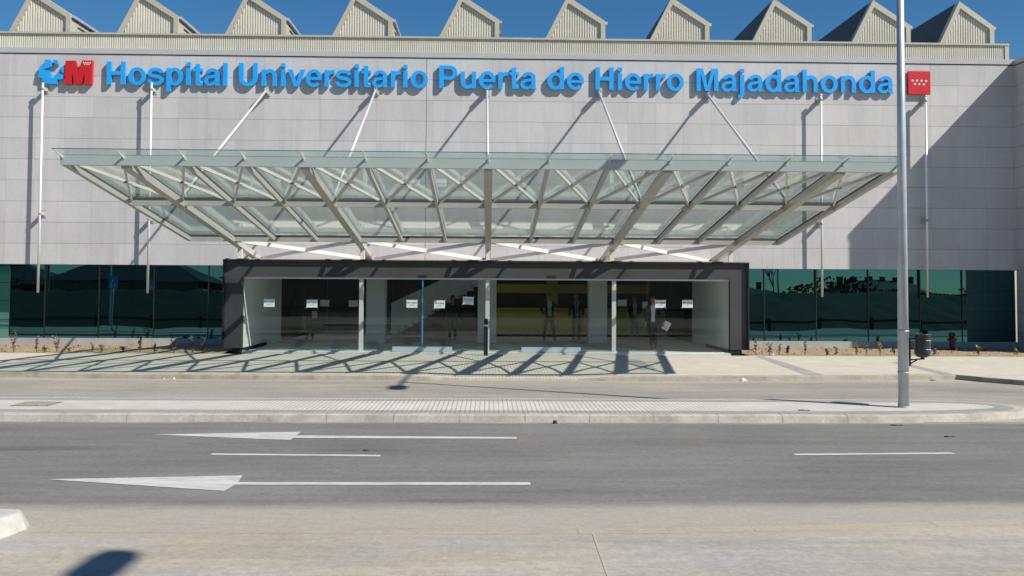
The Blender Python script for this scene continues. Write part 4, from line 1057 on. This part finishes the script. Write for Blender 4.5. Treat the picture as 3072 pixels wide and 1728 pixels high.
def house(x, y, w_, d_, zw, zr, label, chim):
    r = empty('house', (x, y, 0), label, 'house', 'houses beyond the embankment')
    m_ = MB(); m_.box(x-w_/2, x+w_/2, y-d_/2, y+d_/2, -2, zw); m_.build('wall', HW, r)
    m_ = MB(); o_ = .7; A_ = [(x-w_/2-o_, y-d_/2-o_), (x+w_/2+o_, y-d_/2-o_), (x+w_/2+o_, y+d_/2+o_), (x-w_/2-o_, y+d_/2+o_)]; e1, e2 = (x-w_*.18, y), (x+w_*.18, y)
    z0 = zw-.1; P = [(*p, z0) for p in A_]; a, c = (*e1, zr), (*e2, zr)
    m_.face([P[0], P[1], c, a]); m_.face([P[1], P[2], c]); m_.face([P[2], P[3], a, c]); m_.face([P[3], P[0], a]); m_.face([P[3], P[2], P[1], P[0]]); rf = m_.build('roof', RF, r)
    for cx in chim:
        m_ = MB(); m_.box(x+cx-.35, x+cx+.35, y-.3, y+.3, zr-1.2, zr+.4); m_.box(x+cx-.4, x+cx+.4, y-.35, y+.35, zr+.401, zr+.5); ch = m_.build('chimney', BR, r)
    for wx in (-w_*.3, 0, w_*.3):
        m_ = MB(); m_.box(x+wx-.5, x+wx+.5, y+d_/2+.005, y+d_/2+.03, zw-1.6, zw-.5); m_.build('window', WD, r)
house(-36, -30, 15, 9, 4.2, 6.6, 'wide house with two chimneys mirrored in the sunny window left of the porch', (-3, 4))
house(-52, -34, 13, 9, 4.0, 6.3, 'house mirrored at the far left end of the ribbon window', (2,))
house(-19, -31, 14, 9, 4.6, 7.1, 'dark roofed house mirrored close to the porch jamb', (-2,))
house(14, -64, 15, 9, 3.4, 5.0, 'low house with chimney row mirrored beside the porch on the lamp side', (-3,-2,2))
house(34, -66, 16, 9, 3.5, 5.3, 'low house with five chimney pots mirrored behind the flagpole', (-5,-2.5,0,2.5,5))
house(56, -66, 16, 9, 3.7, 5.7, 'low house with chimney row mirrored near the lamp post', (-5,-3,-1,1,3,5))
def crossing_sign(x, y, label):
    r = empty('crossing_sign', (x, y, -.1), label, 'road sign', 'pedestrian crossing signs')
    b = MB(); b.tube((x, y, -.12), (x, y, 3.5), .035, n=10); b.build('post', M['galv'], r)
    b = MB(); b.box(x-.32, x+.32, y+.04, y+.06, 2.7, 3.6); b.build('plate', M['blue'], r)
    b = MB(); b.face([(x-.24, y+.063, 2.9), (x, y+.063, 3.45), (x+.24, y+.063, 2.9)]); b.face([(x-.26, y+.063, 2.8), (x-.26, y+.063, 2.84), (x+.26, y+.063, 2.84), (x+.26, y+.063, 2.8)]); b.build('triangle', M['white'], r)
    b = MB(); b.box(x-.04, x+.04, y+.066, y+.069, 3.0, 3.22); b.bar((x, y+.067, 3.02), (x-.09, y+.067, 2.93), .03, .004, up=(0,1,0)); b.bar((x, y+.067, 3.02), (x+.09, y+.067, 2.93), .03, .004, up=(0,1,0)); b.build('walker', M['ink'], r)
crossing_sign(-27.2, -1.0, 'blue crossing sign mirrored in the middle of the sunny ribbon window')
crossing_sign(-26.3, -6.6, 'blue crossing sign mirrored beside the second flagpole')
for i, (x, y, lab) in enumerate(((-29, -5, 'lamp post mirrored in the sunny ribbon window'), (19.5, -6, 'lamp post mirrored next to the flagpole on the lamp side'), (28, -22, 'lamp post mirrored over the low houses'))):
    lamp(x, y, -.1, 9., lab)
gr = empty('guard_rail', (0, -5.5, 0), 'low dark timber guard rail mirrored along the foot of the windows', 'guard rail')
b = MB(); b.bar((-60,-5.5,.55), (60,-5.5,.55), .08, .16); b.build('rail', M['mullion'], gr)
for k in range(30):
    b = MB(); x = -58+k*4; b.box(x-.09, x+.09, -5.65, -5.35, -.1, .8); b.build('post', M['mullion'], gr)
# bare tree mirrored beyond
def bare_tree(x, y, z0, h_, label, seed):
    rr = random.Random(seed); r = empty('bare_tree', (x, y, z0), label, 'tree'); t = MB(); c = MB()
    t.tube((x, y, z0), (x, y, z0+h_*.4), .12, .08, n=8); t.build('trunk', LM['stem'], r)
    def br(p, d, L, rad, dep):
        q = p + d*L; c.tube(p, q, rad, rad*.6, n=5)
        if dep:
            for _ in range(3):
                e = (d + Vector((rr.uniform(-.6,.6), rr.uniform(-.6,.6), rr.uniform(-.1,.4)))).normalized(); br(q, e, L*.68, rad*.6, dep-1)
    for _ in range(5): br(Vector((x, y, z0+h_*.38)), Vector((rr.uniform(-.5,.5), rr.uniform(-.5,.5), 1)).normalized(), h_*.25, .06, 3)
    c.build('crown', LM['stem'], r)
bare_tree(30, -30, 1.8, 5.5, 'leafless young tree mirrored between the low houses', 4)
bare_tree(24, -40, 1.8, 4.2, 'smaller leafless tree mirrored behind the flagpole on the lamp side', 9)
